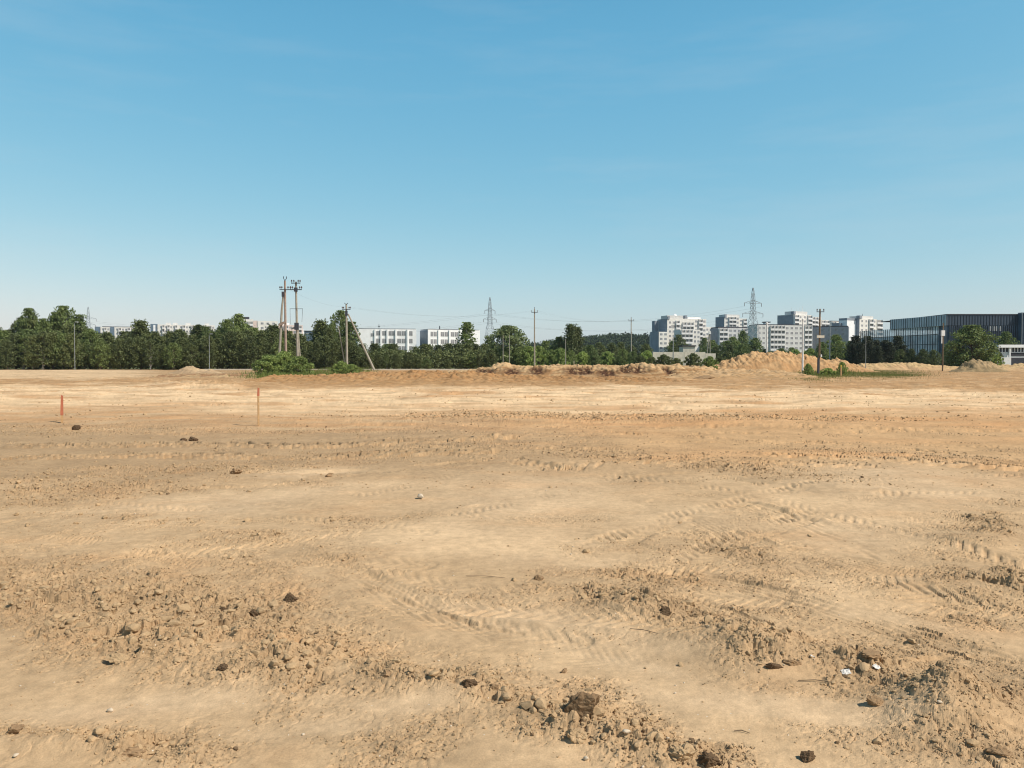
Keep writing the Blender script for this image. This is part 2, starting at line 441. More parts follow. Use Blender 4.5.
def terrain(x, y, colour=False):
    x = np.asarray(x, np.float64); y = np.asarray(y, np.float64)
    yc = np.maximum(y, 1.8)
    u = 512 + 800*x/yc; v = 364 + 1280/yc
    front = sm(1.0, 2.2, y)
    nz = fbm(x/1.3, y/1.3, 4, 3); nf = fbm(x/.35, y/.35, 3, 21)
    wu = u + 18*nz; wv = v + (v-364)*.05*nz
    S = np.clip(blobs(wu, wv, SMOOTH), 0, 1)
    Mk = blobs(wu, wv, CLODS)
    Mk = np.clip(Mk*1.15*(1+1.5*nf) - .08, 0, 1.2)*(1-.75*S) * front
    Mk = np.maximum(Mk, .55*np.clip(fbm(x/1.1, y/1.1, 4, 55)*3.0-.30, 0, 1)*(1-S))
    Cb = blobs(wu, wv, CLODS, 1.45, 1.75)
    churn = np.clip(Cb*(.9+1.5*nf+1.1*fbm(x/.8, y/.8, 3, 57)) - .22, 0, 1)*(1-.85*S)*front
    Mk = np.maximum(Mk, .55*churn)
    z = .07*fbm(x/6, y/6, 3, 5) + .014*nz*(1-.5*S)
    z = z + blobs(u, v, HEAPS)*(1+.35*nf)*front
    dist = np.clip((y-14)/30, 0, 1)
    z = z + .05*dist*fbm(x/2.4, y/.9, 4, 77)*(1-S) + .045*dist*np.abs(fbm(x/.7, y/.35, 3, 78))
    far = sm(58, 122, y)
    z = z + .62*far + (.15*(1-2*np.abs(fbm(x/6, y/2.0, 4, 141))) + .10*fbm(x/1.6, y/1.2, 4, 142))*dist*(1-np.clip((y-75)/20, 0, 1))
    # wheel tracks flatten what they cross
    tz = np.zeros_like(z); flat = np.zeros_like(z)
    for pts, w, dep, per, td in _TW:
        xs = [p[0] for p in pts]; ys = [p[1] for p in pts]
        sel = np.where((x > min(xs)-w*2) & (x < max(xs)+w*2) & (y > min(ys)-w*2) & (y < max(ys)+w*2))[0]
        if not len(sel): continue
        X = x[sel]; Y = y[sel]
        best = np.full(X.shape, 1e9); ss = np.zeros(X.shape); sd = np.zeros(X.shape); L = 0
        for i in range(len(pts)-1):
            ax, ay = pts[i]; bx, by = pts[i+1]
            dx, dy = bx-ax, by-ay; l = math.hypot(dx, dy)
            if l < 1e-6: continue
            t = np.clip(((X-ax)*dx+(Y-ay)*dy)/(l*l), 0, 1)
            ex = X-ax-t*dx; ey = Y-ay-t*dy
            q = ex*ex+ey*ey
            m_ = q < best
            best = np.where(m_, q, best); ss = np.where(m_, L+t*l, ss)
            sd = np.where(m_, np.sign(dx*ey-dy*ex), sd); L += l
        q = np.sqrt(best)
        wear = np.clip((.85 if per == .36 else .30) + 1.7*fbm(X/1.1, Y/1.1, 4, 91), 0, .9)
        ins = 1-sm(w*.40, w*.52, q)
        rim = np.exp(-((q-w*.58)/(w*.12))**2)
        dep = dep*.75; td = td*(.85 if w < .7 and per > 0 and per < .2 else 1.0)
        h = -dep*ins*wear + dep*.5*rim*wear*(1+2.5*nf[sel])
        if per < 0:
            h = h + td*ins*wear*np.cos(q*np.where(sd > 0, 1, -1)*6.283/(-per))*np.clip(.6+1.5*fbm(X/.5, Y/.5, 2, 95), 0, 1)
        if per > 0:
            ph = (ss + q*.9*np.where(sd > 0, 1, 1))/per
            h = h + td*ins*wear*(sm(.36, .50, np.abs(((ph + np.where(sd > 0, .5, 0)) % 1)-.5)*2)*2-1)
        tz[sel] += h; flat[sel] = np.maximum(flat[sel], ins*wear*.85)
    Mk = Mk*(1-.8*flat)
    hf = fbm(x/.07, y/.07, 3, 301); hg = fbm(x/.07, y/.07, 3, 302)
    c1 = lumps(x/.17 + .5*nf + .30*hf, y/.17 + .3*nz + .30*hg, 200, .30); c2 = lumps(x/.085 + .4*nf + .4*hf, y/.085 + .4*hg, 210, .45)
    c3 = lumps(x/.042 + .5*hf, y/.042 + .5*hg, 220, .55); c4 = lumps(x/.022+.5*hf, y/.022, 230, .5)
    cr = np.abs(fbm(x/.16, y/.16, 3, 303))
    pit = lumps(x/.24 + .5*nf + .25*hf, y/.24 + .25*hg, 240, .34)
    c1 = np.minimum(c1, .55); c2 = np.minimum(c2, .55); c3 = np.minimum(c3, .6)
    z = z + Mk*(.046*c1*np.clip(Mk*1.3-.3, 0, 1) + .022*c2*np.clip(Mk*1.6, 0, 1) + .015*c3 + .007*c4 + .008*hf - .016*np.exp(-(cr/.05)**2) - .075*np.clip(pit-.22, 0, .5)*np.clip(Mk*1.5-.3, 0, 1))
    z = z + (.0035+.012*np.clip(Mk, 0, 1))*fbm(x/.11, y/.11, 4, 61) + (.0015+.004*np.clip(Mk*2, 0, 1))*fbm(x/.03, y/.03, 2, 66)
    z = z + tz
    if not colour:
        return z
    W = fbm(x/9, y/4, 4, 31); W2 = fbm(x/2.5, y/.9, 4, 32); W3 = fbm(x/3.5, y/3.5, 4, 33)
    vv = v + (v-364)*(.16*W + .10*W2) + (12*fbm(x/9, y/24, 4, 34)*sm(388, 405, v) + 5*fbm(x/5, y/20, 3, 35))*(1-sm(440, 480, v))
    c = np.broadcast_to(C_CLAY, x.shape+(3,)).copy()
    def mix(c, col, k): k = np.clip(k, 0, 1)[..., None]; return c*(1-k)+col*k
    c = mix(c, C_BROWN, .85*sm(422, 432, vv)*(1-sm(470, 505, vv))*(1-.6*sm(520, 720, u)))
    c = mix(c, C_ORANGE, .7*sm(398, 412, vv)*(1-sm(455, 480, vv))*sm(430, 700, u + 120*W3))
    c = mix(c, C_RUST, .75*sm(404, 410, vv)*(1-sm(424, 436, vv))*np.clip(.55+1.6*W2, 0, 1))
    c = mix(c, C_PALE, (1-sm(402, 420, vv))*np.clip(.92+.5*W3, 0, 1))
    c = mix(c, C_RUST*1.0, .85*(1-sm(396, 430, vv))*np.clip(4.0*fbm(x/6, y/2.0, 4, 46)-.15, 0, 1))
    c = mix(c, C_BROWN*1.1, .6*(1-sm(396, 430, vv))*np.clip(3.4*fbm(x/3, y/1.4, 3, 47)-.1, 0, 1))
    c = mix(c, C_PALE*1.12, .6*(1-sm(404, 420, vv))*np.clip(2.2*fbm(x/3, y/1.0, 4, 44)-.1, 0, 1))
    tv = np.interp(u, [0, 140, 260, 440, 640, 760, 1024], [387, 388, 391, 391, 388, 390, 395])
    c = mix(c, np.array((.42, .25, .118)), .95*(1-sm(-2.5, 2.5, vv-tv))*np.clip(1.0+1.3*W2, 0, 1))
    c = mix(c, C_PALE*.9, .9*(1-sm(130, 170, u+40*W))*(1-sm(379, 383, vv)))
    c = mix(c, C_BROWN, .5*(1-sm(380, 386, vv))*np.clip(2*fbm(x/6, y/4, 3, 48)+.1, 0, 1))
    c = mix(c, C_BROWN, .5*np.exp(-((u-200)/75)**2-((v-377)/5)**2))
    c = mix(c, C_SMOOTH, .75*S*sm(430, 460, v))
    c = mix(c, C_PALE, .35*np.exp(-((u-305)/70)**2-((v-471)/3.5)**2))
    c = mix(c, C_BROWN*.94, .75*np.clip(Mk*1.5, 0, 1)*sm(415, 450, v))
    c = mix(c, C_BROWN*.9, .35*np.clip(1.6*W3-.1, 0, 1)*sm(430, 470, v)*(1-S))
    c = mix(c, C_RUST, .25*np.clip(2.0*fbm(x/1.1, y/.7, 4, 36)-.2, 0, 1)*sm(425, 460, v))
    c = mix(c, C_PALE*.95, .5*np.clip(2.4*fbm(x/2.0, y/1.6, 4, 39)-.15, 0, 1)*sm(468, 495, v)*(1-np.clip(Mk*1.5, 0, 1)))
    c = mix(c, C_RUST*1.15, .5*sm(404, 412, vv)*(1-sm(470, 500, vv))*np.clip(2.6*fbm(x/5, y/2.2, 4, 49)-.1, 0, 1)*sm(380, 560, u))
    c = c*(1 + .14*fbm(x/.7, y/.7, 4, 37) + .14*fbm(x/.14, y/.14, 3, 38) + .22*sm(10, 30, y)*fbm(x/3.0, y/.9, 4, 40))[..., None]
    # beyond the site: grass and earth
    c = mix(c, np.array((.13, .14, .06)), sm(132, 150, y))
    return z, c, Mk


# ------------------------------------------------------------------ ground sheet
ys = [-2400, -1200, -400, -120, -40, -15, -6, -3, -1.5, -.6, 0]
y = .0
while y < 2.4: y += .06; ys.append(y)
while y < 130:
    y += min(max(.0095, y*y/1280*.62), .55); ys.append(y)
while y < 2400: y *= 1.05; ys.append(min(y, 2450))
ys = np.array(ys)
NU = 1280
uu = np.linspace(-1, 1, NU)
half = np.maximum(.76*np.maximum(ys, 0)+1.6, 3.0)
half = np.minimum(half, 600)
outer = np.array([1.03, 1.1, 1.2, 1.35, 1.6, 2.0])
xin = uu[None, :]*half[:, None]
ext = [half[:, None]*outer[None, :]]
last = half*2.0
tgt = np.array([60, 130, 260, 450, 700, 1100.])
more = last[:, None] + tgt[None, :]
ext = np.concatenate([ext[0], more], axis=1)
X = np.concatenate([-ext[:, ::-1], xin, ext], axis=1)
Y = np.broadcast_to(ys[:, None], X.shape)
nr, nc = X.shape
fx, fy = X.ravel(), Y.ravel().copy()
Z, Cc, Mk = terrain(fx, fy, True)
V = np.stack([fx, fy, Z], 1)
idx = np.arange(nr*nc).reshape(nr, nc)
F = np.stack([idx[:-1, :-1], idx[:-1, 1:], idx[1:, 1:], idx[1:, :-1]], -1).reshape(-1, 4)
gm = np_mesh("ground", V, F, True)
gm.polygons.foreach_set("use_smooth", Mk[F[:, 0]] < .10)
ca = gm.attributes.new("soil", 'FLOAT_COLOR', 'POINT')
ca.data.foreach_set("color", np.concatenate([Cc, np.ones((len(Cc), 1))], 1).astype(np.float32).ravel())
ground = mesh_obj("ground", gm, M['soil'])
tag(ground, kind='structure', label='bare sandy building plot churned by wheels', cat='ground')


def gz(x, y):
    return float(terrain(np.array([x]), np.array([y]))[0])


# low-frequency relief only, so posts and trees far away stand right
def stand(px, d, sink=0.05):
    x = (px-CX)/FOC*d
    return Vector((x, d, gz(x, d)-sink))


# ------------------------------------------------------------------ clods and pebbles
def ico(sub):
    import bmesh
    bm = bmesh.new(); bmesh.ops.create_icosphere(bm, subdivisions=sub, radius=1)
    bm.verts.ensure_lookup_table()
    v = np.array([p.co[:] for p in bm.verts]); f = np.array([[q.index for q in p.verts] for p in bm.faces]); bm.free()
    return v, f


I1, I2, I3 = ico(1), ico(2), ico(4)


def clod_variant(base, s, amp=.28):
    v, f = base
    r = 1 + amp*fbm(v[:, 0]*1.3+s*3.1, v[:, 1]*1.3+v[:, 2]*1.7, 3, s) + amp*.5*fbm(v[:, 2]*2.6+s, v[:, 0]*2.2-v[:, 1]*2.9, 2, s+5)
    v = v*r[:, None]
    q = random.Random(s*7+1)
    for _ in range(9):
        n = np.array([q.gauss(0, 1) for _ in range(3)]); n /= np.linalg.norm(n); o = q.uniform(.45, .85)
        v = v-np.maximum(v@n-o, 0)[:, None]*n*.92
    return v*np.array((1.1, .9, .78)), f


def scatter(n, ylo, yhi, smin, smax, base, thr, power=2.2, seed=0, heapw=0):
    r = np.random.default_rng(seed)
    m = n*14
    yy = ylo*(yhi/ylo)**r.random(m)
    xx = (r.random(m)*2-1)*(.72*yy+.8)
    _, _, mk = terrain(xx, yy, True)
    ok = r.random(m) < np.clip((mk-thr)*1.3, 0.003, 1)
    xx, yy = xx[ok][:n], yy[ok][:n]; k = len(xx)
    zz = terrain(xx, yy)
    s = smin*(1-r.random(k)*(1-(smax/smin)**(-power)))**(-1/power)
    s = np.minimum(s, smax)*np.where(r.random(k) < .5, 1, .8)
    vars_ = [clod_variant(base, 40+i) for i in range(8)]
    vi = r.integers(0, 8, k); an = r.random(k)*6.283
    nv, nf = len(base[0]), len(base[1])
    VV = np.stack([q[0] for q in vars_])[vi]
    c, si = np.cos(an)[:, None], np.sin(an)[:, None]
    tilt = (r.random((k, 1))-.5)*1.6
    x1 = VV[..., 0]; y1 = VV[..., 1]*np.cos(tilt)-VV[..., 2]*np.sin(tilt); z1 = VV[..., 1]*np.sin(tilt)+VV[..., 2]*np.cos(tilt)
    x2 = x1*c-y1*si; y2 = x1*si+y1*c
    P = np.stack([x2, y2, z1], -1)*s[:, None, None]*.5
    P[..., 0] += xx[:, None]; P[..., 1] += yy[:, None]; P[..., 2] += (zz+s*.12)[:, None]
    FF = base[1][None]+(np.arange(k)*nv)[:, None, None]
    return P.reshape(-1, 3), FF.reshape(-1, 3)


def merge(parts):
    vs, fs, o = [], [], 0
    for v, f in parts:
        vs.append(v); fs.append(f+o); o += len(v)
    return np.concatenate(vs), np.concatenate(fs)


v_, f_ = merge([scatter(1000, 2.6, 9, .022, .07, I2, .35, 2.8, 1), scatter(180, 2.7, 9, .045, .085, I2, .55, 2.0, 31), scatter(20000, 2.6, 9, .008, .028, I1, .12, 2.0, 2), scatter(9000, 2.7, 14, .006, .022, I1, -.06, 2.2, 12),
                scatter(3200, 8, 24, .02, .09, I1, .2, 2.4, 3), scatter(5000, 10, 40, .02, .07, I1, -.04, 2.4, 13), scatter(2200, 22, 62, .05, .14, I1, .15, 2.8, 4)])
cl = mesh_obj("loose_soil_lumps", np_mesh("loose_soil_lumps", v_, f_, False), M['clod'])
tag(cl, 'crumbly tan soil lumps strewn over the churned plot', 'soil lumps', kind='stuff')
v_, f_ = merge([scatter(420, 2.7, 10, .010, .034, I1, .15, 2.4, 21), scatter(350, 9, 28, .025, .07, I1, .1, 2.6, 22)])  # darker crumbs deepen the tone of the churned patches
dc = mesh_obj("dark_soil_crumbs", np_mesh("dark_soil_crumbs", v_, f_, False), M['dark_clod'])
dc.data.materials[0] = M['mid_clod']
tag(dc, 'dark crumbs of soil scattered through the churned patches', 'soil crumbs', kind='stuff')
v_, f_ = scatter(150, 2.8, 14, .012, .028, I1, -1, 2.5, 9)
pb = mesh_obj("white_grit", np_mesh("white_grit", v_, f_, True), M['white_stone'])
tag(pb, 'small whitish pebbles dotted over the sandy ground', 'pebbles', kind='stuff')

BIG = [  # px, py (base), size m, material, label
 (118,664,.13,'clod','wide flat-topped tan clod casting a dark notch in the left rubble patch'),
 (224,670,.10,'dark_clod','round clod painted shadow-black at the lower right of the left rubble patch'),  # near-black colour of this and the next four paints shadowed hollows
 (289,602,.13,'dark_clod','shadow-painted dark clod at the upper right corner of the left rubble patch'),
 (254,616,.10,'dark_clod','shadow-painted clod just left of and below the topmost big clod on the left'),
 (223,611,.11,'dark_clod','craggy shadow-painted clod in the upper middle of the left rubble patch'),
 (186,620,.07,'dark_clod','small shadow-painted clod left of the craggy one in the upper rubble patch'),
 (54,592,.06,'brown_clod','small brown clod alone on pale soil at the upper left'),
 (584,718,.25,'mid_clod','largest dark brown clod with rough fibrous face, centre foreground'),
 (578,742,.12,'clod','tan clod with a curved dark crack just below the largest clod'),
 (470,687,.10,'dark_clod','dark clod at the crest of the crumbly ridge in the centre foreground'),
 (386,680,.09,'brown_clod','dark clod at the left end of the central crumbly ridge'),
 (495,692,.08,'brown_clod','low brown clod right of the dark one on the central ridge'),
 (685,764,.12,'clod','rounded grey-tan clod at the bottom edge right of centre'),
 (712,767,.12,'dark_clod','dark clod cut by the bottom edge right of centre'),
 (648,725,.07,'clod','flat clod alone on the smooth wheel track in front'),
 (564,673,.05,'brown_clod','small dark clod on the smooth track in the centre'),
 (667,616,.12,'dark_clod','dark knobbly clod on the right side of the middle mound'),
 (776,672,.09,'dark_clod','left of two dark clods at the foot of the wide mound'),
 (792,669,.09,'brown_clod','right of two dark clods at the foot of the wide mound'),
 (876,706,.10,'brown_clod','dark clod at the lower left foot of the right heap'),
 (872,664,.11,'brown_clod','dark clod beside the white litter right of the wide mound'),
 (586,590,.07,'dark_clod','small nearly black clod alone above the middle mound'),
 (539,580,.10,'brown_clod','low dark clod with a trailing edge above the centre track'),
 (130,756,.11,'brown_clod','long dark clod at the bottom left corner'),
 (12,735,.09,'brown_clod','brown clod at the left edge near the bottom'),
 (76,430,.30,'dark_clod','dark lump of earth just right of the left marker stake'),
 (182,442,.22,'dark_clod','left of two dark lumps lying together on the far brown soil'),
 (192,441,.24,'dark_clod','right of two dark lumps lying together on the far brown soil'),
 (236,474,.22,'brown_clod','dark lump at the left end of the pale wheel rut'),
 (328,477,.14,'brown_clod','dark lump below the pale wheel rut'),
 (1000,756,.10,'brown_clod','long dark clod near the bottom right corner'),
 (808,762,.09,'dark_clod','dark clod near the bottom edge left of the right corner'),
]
seen = {}
for i, (px, py, s, mt, lab) in enumerate(BIG):
    x, yv = gx(px, py)
    z = gz(x, yv)
    for _ in range(4):
        x, yv = gx(px, py, z); z = gz(x, yv)
    bv, bf = clod_variant(I3, 100+i, .34)
    n_ = fbm(bv[:, 0]*3+i, bv[:, 1]*3+bv[:, 2]*3.3, 4, 300+i)
    q = lumps(bv[:, 0]*2.2+i, bv[:, 1]*2.2+bv[:, 2]*1.7, 400+i, .8)
    n2_ = fbm(bv[:, 0]*9+i, bv[:, 1]*9+bv[:, 2]*8.3, 3, 340+i)
    bv = bv*(1+.30*n_+.12*q+.12*n2_)[:, None]
    r = random.Random(i)
    s *= .72
    sx = 1.5 if 'long' in lab or 'wide' in lab else 1.0
    bv = bv*np.array((s/2*sx, s/2, s/2*(.75 if sx > 1 else .95)))
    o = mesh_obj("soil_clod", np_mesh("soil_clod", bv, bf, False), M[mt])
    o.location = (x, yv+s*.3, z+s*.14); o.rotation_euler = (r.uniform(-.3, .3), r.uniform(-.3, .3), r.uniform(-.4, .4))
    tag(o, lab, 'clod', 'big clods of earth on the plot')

LIT = [(494-512+845+18-0, 663, .05, 'crumpled white scrap lying left of the pair near the right heap')]
for i, (px, py, s, lab, mt) in enumerate([
    (846, 661, .055, 'crumpled white scrap nearest the wide mound, left of the right heap', 'paper'),
    (876, 669, .055, 'folded white scrap leaning against a dark clod', 'paper'),
    (812, 658, .045, 'small pinkish white scrap at the foot of the wide mound', 'paper'),
    (886, 658, .035, 'tiny flat white scrap on the soil above the folded scrap', 'paper')]):
    x, yv = gx(px, py); z = gz(x, yv)
    for _ in range(3): x, yv = gx(px, py, z); z = gz(x, yv)
    g = np.linspace(-1, 1, 9); a, b = np.meshgrid(g, g)
    zz = .45*fbm(a.ravel()*1.6+i*3, b.ravel()*1.6, 2, 700+i)
    top = np.stack([a.ravel(), b.ravel()*.7, zz+.35], 1)*s/2*.8
    bot = top.copy(); bot[:, 2] -= .0012
    id_ = np.arange(81).reshape(9, 9)
    f1 = np.stack([id_[:-1, :-1], id_[:-1, 1:], id_[1:, 1:], id_[1:, :-1]], -1).reshape(-1, 4)
    o = mesh_obj("paper_scrap", np_mesh("paper_scrap", np.concatenate([top, bot]), np.concatenate([f1, f1[:, ::-1]+81]), False), M[mt])
    o.location = (x, yv, z+.004); o.rotation_euler = (R(25), R(10*i-10), R(40*i))
    tag(o, lab, 'litter', 'white scraps on the soil')
for i, (px, py, s, lab) in enumerate([
    (626, 738, .05, 'white stone half buried right of the largest clod'),
    (668, 740, .03, 'small white stone on the crumbly soil right of the half buried one'),
    (586, 760, .035, 'pale stone on the smooth soil at the bottom centre'),
    (110, 712, .045, 'white stone on the smooth soil at the lower left'),
    (16, 757, .03, 'small pale stone at the bottom left edge'),
    (421, 499, .14, 'pale stone alone on the smooth patch in the middle distance'),
    (940, 695, .03, 'small white stone on the face of the right heap')]):
    x, yv = gx(px, py); z = gz(x, yv)
    for _ in range(3): x, yv = gx(px, py, z); z = gz(x, yv)
    bv, bf = clod_variant(I2, 160+i, .18)
    o = mesh_obj("white_stone", np_mesh("white_stone", bv*np.array((s/2*.8, s/2*.7, s/2*.6)), bf, True), M['white_stone'])
    o.location = (x, yv, z+s*.2); o.rotation_euler = (0, .2, i)
    tag(o, lab, 'stone', 'white stones on the plot')
for i, (p0, p1, lab) in enumerate([
    ((630, 632), (658, 640), 'thin dark stick lying on the smooth track left of the wide mound'),
    ((798, 684), (834, 687), 'thin straw-coloured stick on the smooth track below the wide mound'),
    ((734, 733), (750, 735), 'short twig on the smooth track near the bottom right'),
    ((466, 576), (505, 578), 'long thin twig lying above the centre track')]):
    a = gx(*p0); b = gx(*p1); za = gz(*a)+.006; zb = gz(*b)+.006
    mid = ((a[0]+b[0])/2, (a[1]+b[1])/2+.01, (za+zb)/2+.004)
    o = MB().path([(0, 0, 0), tuple(Vector(mid)-Vector((*a, za))), tuple(Vector((*b, zb))-Vector((*a, za)))], [.0022, .0025, .0015], 6).build("twig", M['wood'])
    o.location = (*a, za); tag(o, lab, 'twig', 'twigs on the soil')

# ------------------------------------------------------------------ far heaps (height-field mounds, each a thing)
def heap(name, label, px0, px1, d, depth, prof, colr, seed, col2=None, rough=.35, group=None, steep=1.0, bites=()):
    """prof: list of (px, top py) along the crest at distance d"""
    x0 = (px0-CX)/FOC*d; x1 = (px1-CX)/FOC*d
    nx = int(min(520, max(60, (x1-x0)/.10))); ny = int(max(60, depth/.12))
    gxs = np.linspace(x0, x1, nx); gys = np.linspace(d-depth*.55, d+depth*.45, ny)
    A, B = np.meshgrid(gxs, gys); a, b = A.ravel(), B.ravel()
    pxs = [(p-CX)/FOC*d for p, q in prof]; zt = [EYE+(HOR-q)/FOC*d for p, q in prof]
    crest = np.interp(a, pxs, zt)
    crest = crest + .22*rough*fbm(a/1.7, a*0+seed*.7, 3, seed+8)
    base = terrain(a, b)*0 + .62*sm(58, 122, b)
    bw = b + 1.0*fbm(a/2.4, b*0+seed, 3, seed)*depth*.09
    t = np.where(bw < d, (d-bw)/(depth*.5), (bw-d)/(depth*.4))
    shape = np.clip(1-t, 0, 1)**.85
    shape = shape*shape*(3-2*shape)*.55 + shape*.45
    if steep > 1: shape = np.clip(shape*steep, 0, 1)
    endf = np.clip(np.minimum(a-x0, x1-a)/((x1-x0)*.05), 0, 1)
    hgt = np.maximum(crest-base, 0)
    n = fbm(a/1.1, b/1.1, 4, seed+2); rid = 1-np.abs(fbm(a/.9, b/2.4, 3, seed+4))*2
    z = base + hgt*shape*endf + rough*shape*(n*.55+.35*(rid-.6))*np.clip(hgt, 0, 1.2) + .14*lumps(a/.6+.6*n, b/.6, seed+9, .3)*shape - .16*np.exp(-(fbm(a/1.6, b/3.0, 3, seed+12)/.07)**2)*shape - .12*(1-np.clip(shape*endf*8, 0, 1))
    bm_ = np.zeros_like(a)
    for (bx, by, br) in bites:
        X0 = (bx-CX)/FOC*d; zb = EYE+(HOR-by)/FOC*(d-depth*.25)
        bm_ = np.maximum(bm_, np.exp(-((a-X0)/br)**2-((z-zb)/.42)**4)*(b < d)*np.clip(.9+1.6*fbm(a/.35, b/.7, 3, seed+31), 0, 1))
    z = z - .35*bm_*shape
    me_id = np.arange(nx*ny).reshape(ny, nx)
    F = np.stack([me_id[:-1, :-1], me_id[:-1, 1:], me_id[1:, 1:], me_id[1:, :-1]], -1).reshape(-1, 4)
    ox, oy = (x0+x1)/2, d; oz = float(base.mean())
    me = np_mesh(name, np.stack([a-ox, b-oy, z-oz], 1), F, True)
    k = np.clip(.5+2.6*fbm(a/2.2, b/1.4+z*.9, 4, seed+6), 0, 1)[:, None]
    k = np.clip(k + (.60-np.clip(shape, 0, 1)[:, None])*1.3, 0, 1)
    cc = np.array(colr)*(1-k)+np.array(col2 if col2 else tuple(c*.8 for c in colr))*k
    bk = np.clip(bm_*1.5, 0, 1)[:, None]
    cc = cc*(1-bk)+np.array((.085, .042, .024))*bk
    at_ = me.attributes.new("soil", 'FLOAT_COLOR', 'POINT')
    at_.data.foreach_set("color", np.concatenate([cc, np.ones((len(cc), 1))], 1).astype(np.float32).ravel())
    o = mesh_obj(name, me, M['sand_heap']); o.location = (ox, oy, oz)
    tag(o, label, 'earth heap', group)
    return o


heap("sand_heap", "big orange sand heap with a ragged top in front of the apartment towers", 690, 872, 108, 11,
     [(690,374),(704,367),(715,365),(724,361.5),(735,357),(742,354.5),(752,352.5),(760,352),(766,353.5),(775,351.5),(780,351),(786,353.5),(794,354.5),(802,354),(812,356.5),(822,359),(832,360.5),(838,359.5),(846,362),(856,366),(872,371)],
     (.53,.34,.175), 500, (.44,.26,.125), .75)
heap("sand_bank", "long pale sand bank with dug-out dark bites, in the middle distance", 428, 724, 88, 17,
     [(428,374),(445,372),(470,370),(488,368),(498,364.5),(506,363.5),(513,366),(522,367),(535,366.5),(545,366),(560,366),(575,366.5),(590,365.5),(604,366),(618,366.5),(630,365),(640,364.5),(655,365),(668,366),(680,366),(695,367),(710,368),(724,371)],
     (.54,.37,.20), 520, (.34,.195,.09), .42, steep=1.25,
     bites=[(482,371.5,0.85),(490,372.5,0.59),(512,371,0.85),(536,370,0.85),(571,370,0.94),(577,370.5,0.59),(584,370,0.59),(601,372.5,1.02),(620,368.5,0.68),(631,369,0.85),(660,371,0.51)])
heap("earth_ridge", "low orange earth ridge in front of the leafy green bush", 258, 705, 73, 38,
     [(258,386),(268,382),(278,376.5),(288,375),(300,376),(312,376.5),(325,375),(338,375.5),(352,374),(372,373),(395,372.5),(420,372),(435,372.5),(470,373),(510,375.5),(560,377),(610,378),(660,379),(690,381),(705,385)],
     (.37,.205,.09), 540, (.42,.255,.122), .8)
heap("spoil_bank", "pale yellow spoil bank below the glass office building", 846, 1085, 122, 9,
     [(846,368),(856,364),(870,363.5),(890,363),(905,362.5),(918,363.5),(930,364.5),(945,366),(960,366.5),(985,366.5),(1000,365),(1024,364),(1085,365)],
     (.54,.385,.20), 560, (.50,.33,.18), .35)
heap("gravel_heap", "small grey-green rubble heap beside the low white building", 948, 1004, 108, 5,
     [(948,373),(956,369),(964,364),(972,361),(982,360.5),(990,362),(997,366),(1004,371)],
     (.38,.275,.155), 580, (.27,.20,.11), .9)
heap("rubble_heap", "small pale heap with a stone block at the edge of the left field", 172, 226, 100, 4,
     [(172,374),(180,369),(186,366.5),(192,366),(200,369),(212,369.5),(226,374)],
     (.48,.35,.21), 600, (.40,.28,.17), .4)
heap("earth_mound", "low brown earth mound left of the leafy green bush", 140, 262, 82, 15,
     [(140,381),(155,377),(172,375),(195,374),(215,374.5),(235,374),(250,375),(262,379)],
     (.29,.17,.09), 620, (.50,.35,.19), .6)
heap("sand_rise", "wide low sand rise between the sand bank and the weedy bushes", 640, 822, 86, 26,
     [(640,379),(668,372),(700,370),(730,369.5),(762,370),(782,371.5),(798,374.5),(810,378),(822,382)],
     (.52,.35,.19), 640, (.46,.285,.14), .35)

p = at(703, 377.5, 74)
bv, bf = clod_variant(I2, 180, .3)
o = mesh_obj("earth_block", np_mesh("earth_block", bv*np.array((1.0, .5, .32)), bf, False), M['brown_clod'])
o.location = p; tag(o, 'dark slab of earth lying on the wide low sand rise right of the bank', 'earth block')

# ------------------------------------------------------------------ road beyond the field
road = MB()
ra, rb = -50.0, -4.0
for i in range(30):
    xa = ra+(rb-ra)*i/30; xb = ra+(rb-ra)*(i+1)/30
    road.v += [(xa, 126, .78), (xb, 126, .78), (xb, 131, .80), (xa, 131, .80), (xa, 125.2, .5), (xb, 125.2, .5)]
    b = len(road.v)-6
    road.f += [(b, b+1, b+2, b+3), (b+4, b+5, b+1, b)]
tag(road.build("road", M['asphalt']), 'pale narrow road in front of the pine belt', 'road', kind='structure')

# ------------------------------------------------------------------ trees
def leaf_quads(cen, size, r, flat=.0):
    n = len(cen)
    d = r.normal(size=(n, 3)); d[:, 2] = d[:, 2]*(1-flat); d /= np.linalg.norm(d, axis=1)[:, None]
    e = r.normal(size=(n, 3)); e -= (e*d).sum(1)[:, None]*d; e /= np.linalg.norm(e, axis=1)[:, None]
    s = size*(.6+.8*r.random(n))[:, None]
    P = np.stack([cen-d*s*.5, cen+e*s*.32, cen+d*s*.5, cen-e*s*.32], 1).reshape(-1, 3)
    return P, np.arange(n*4).reshape(n, 4)


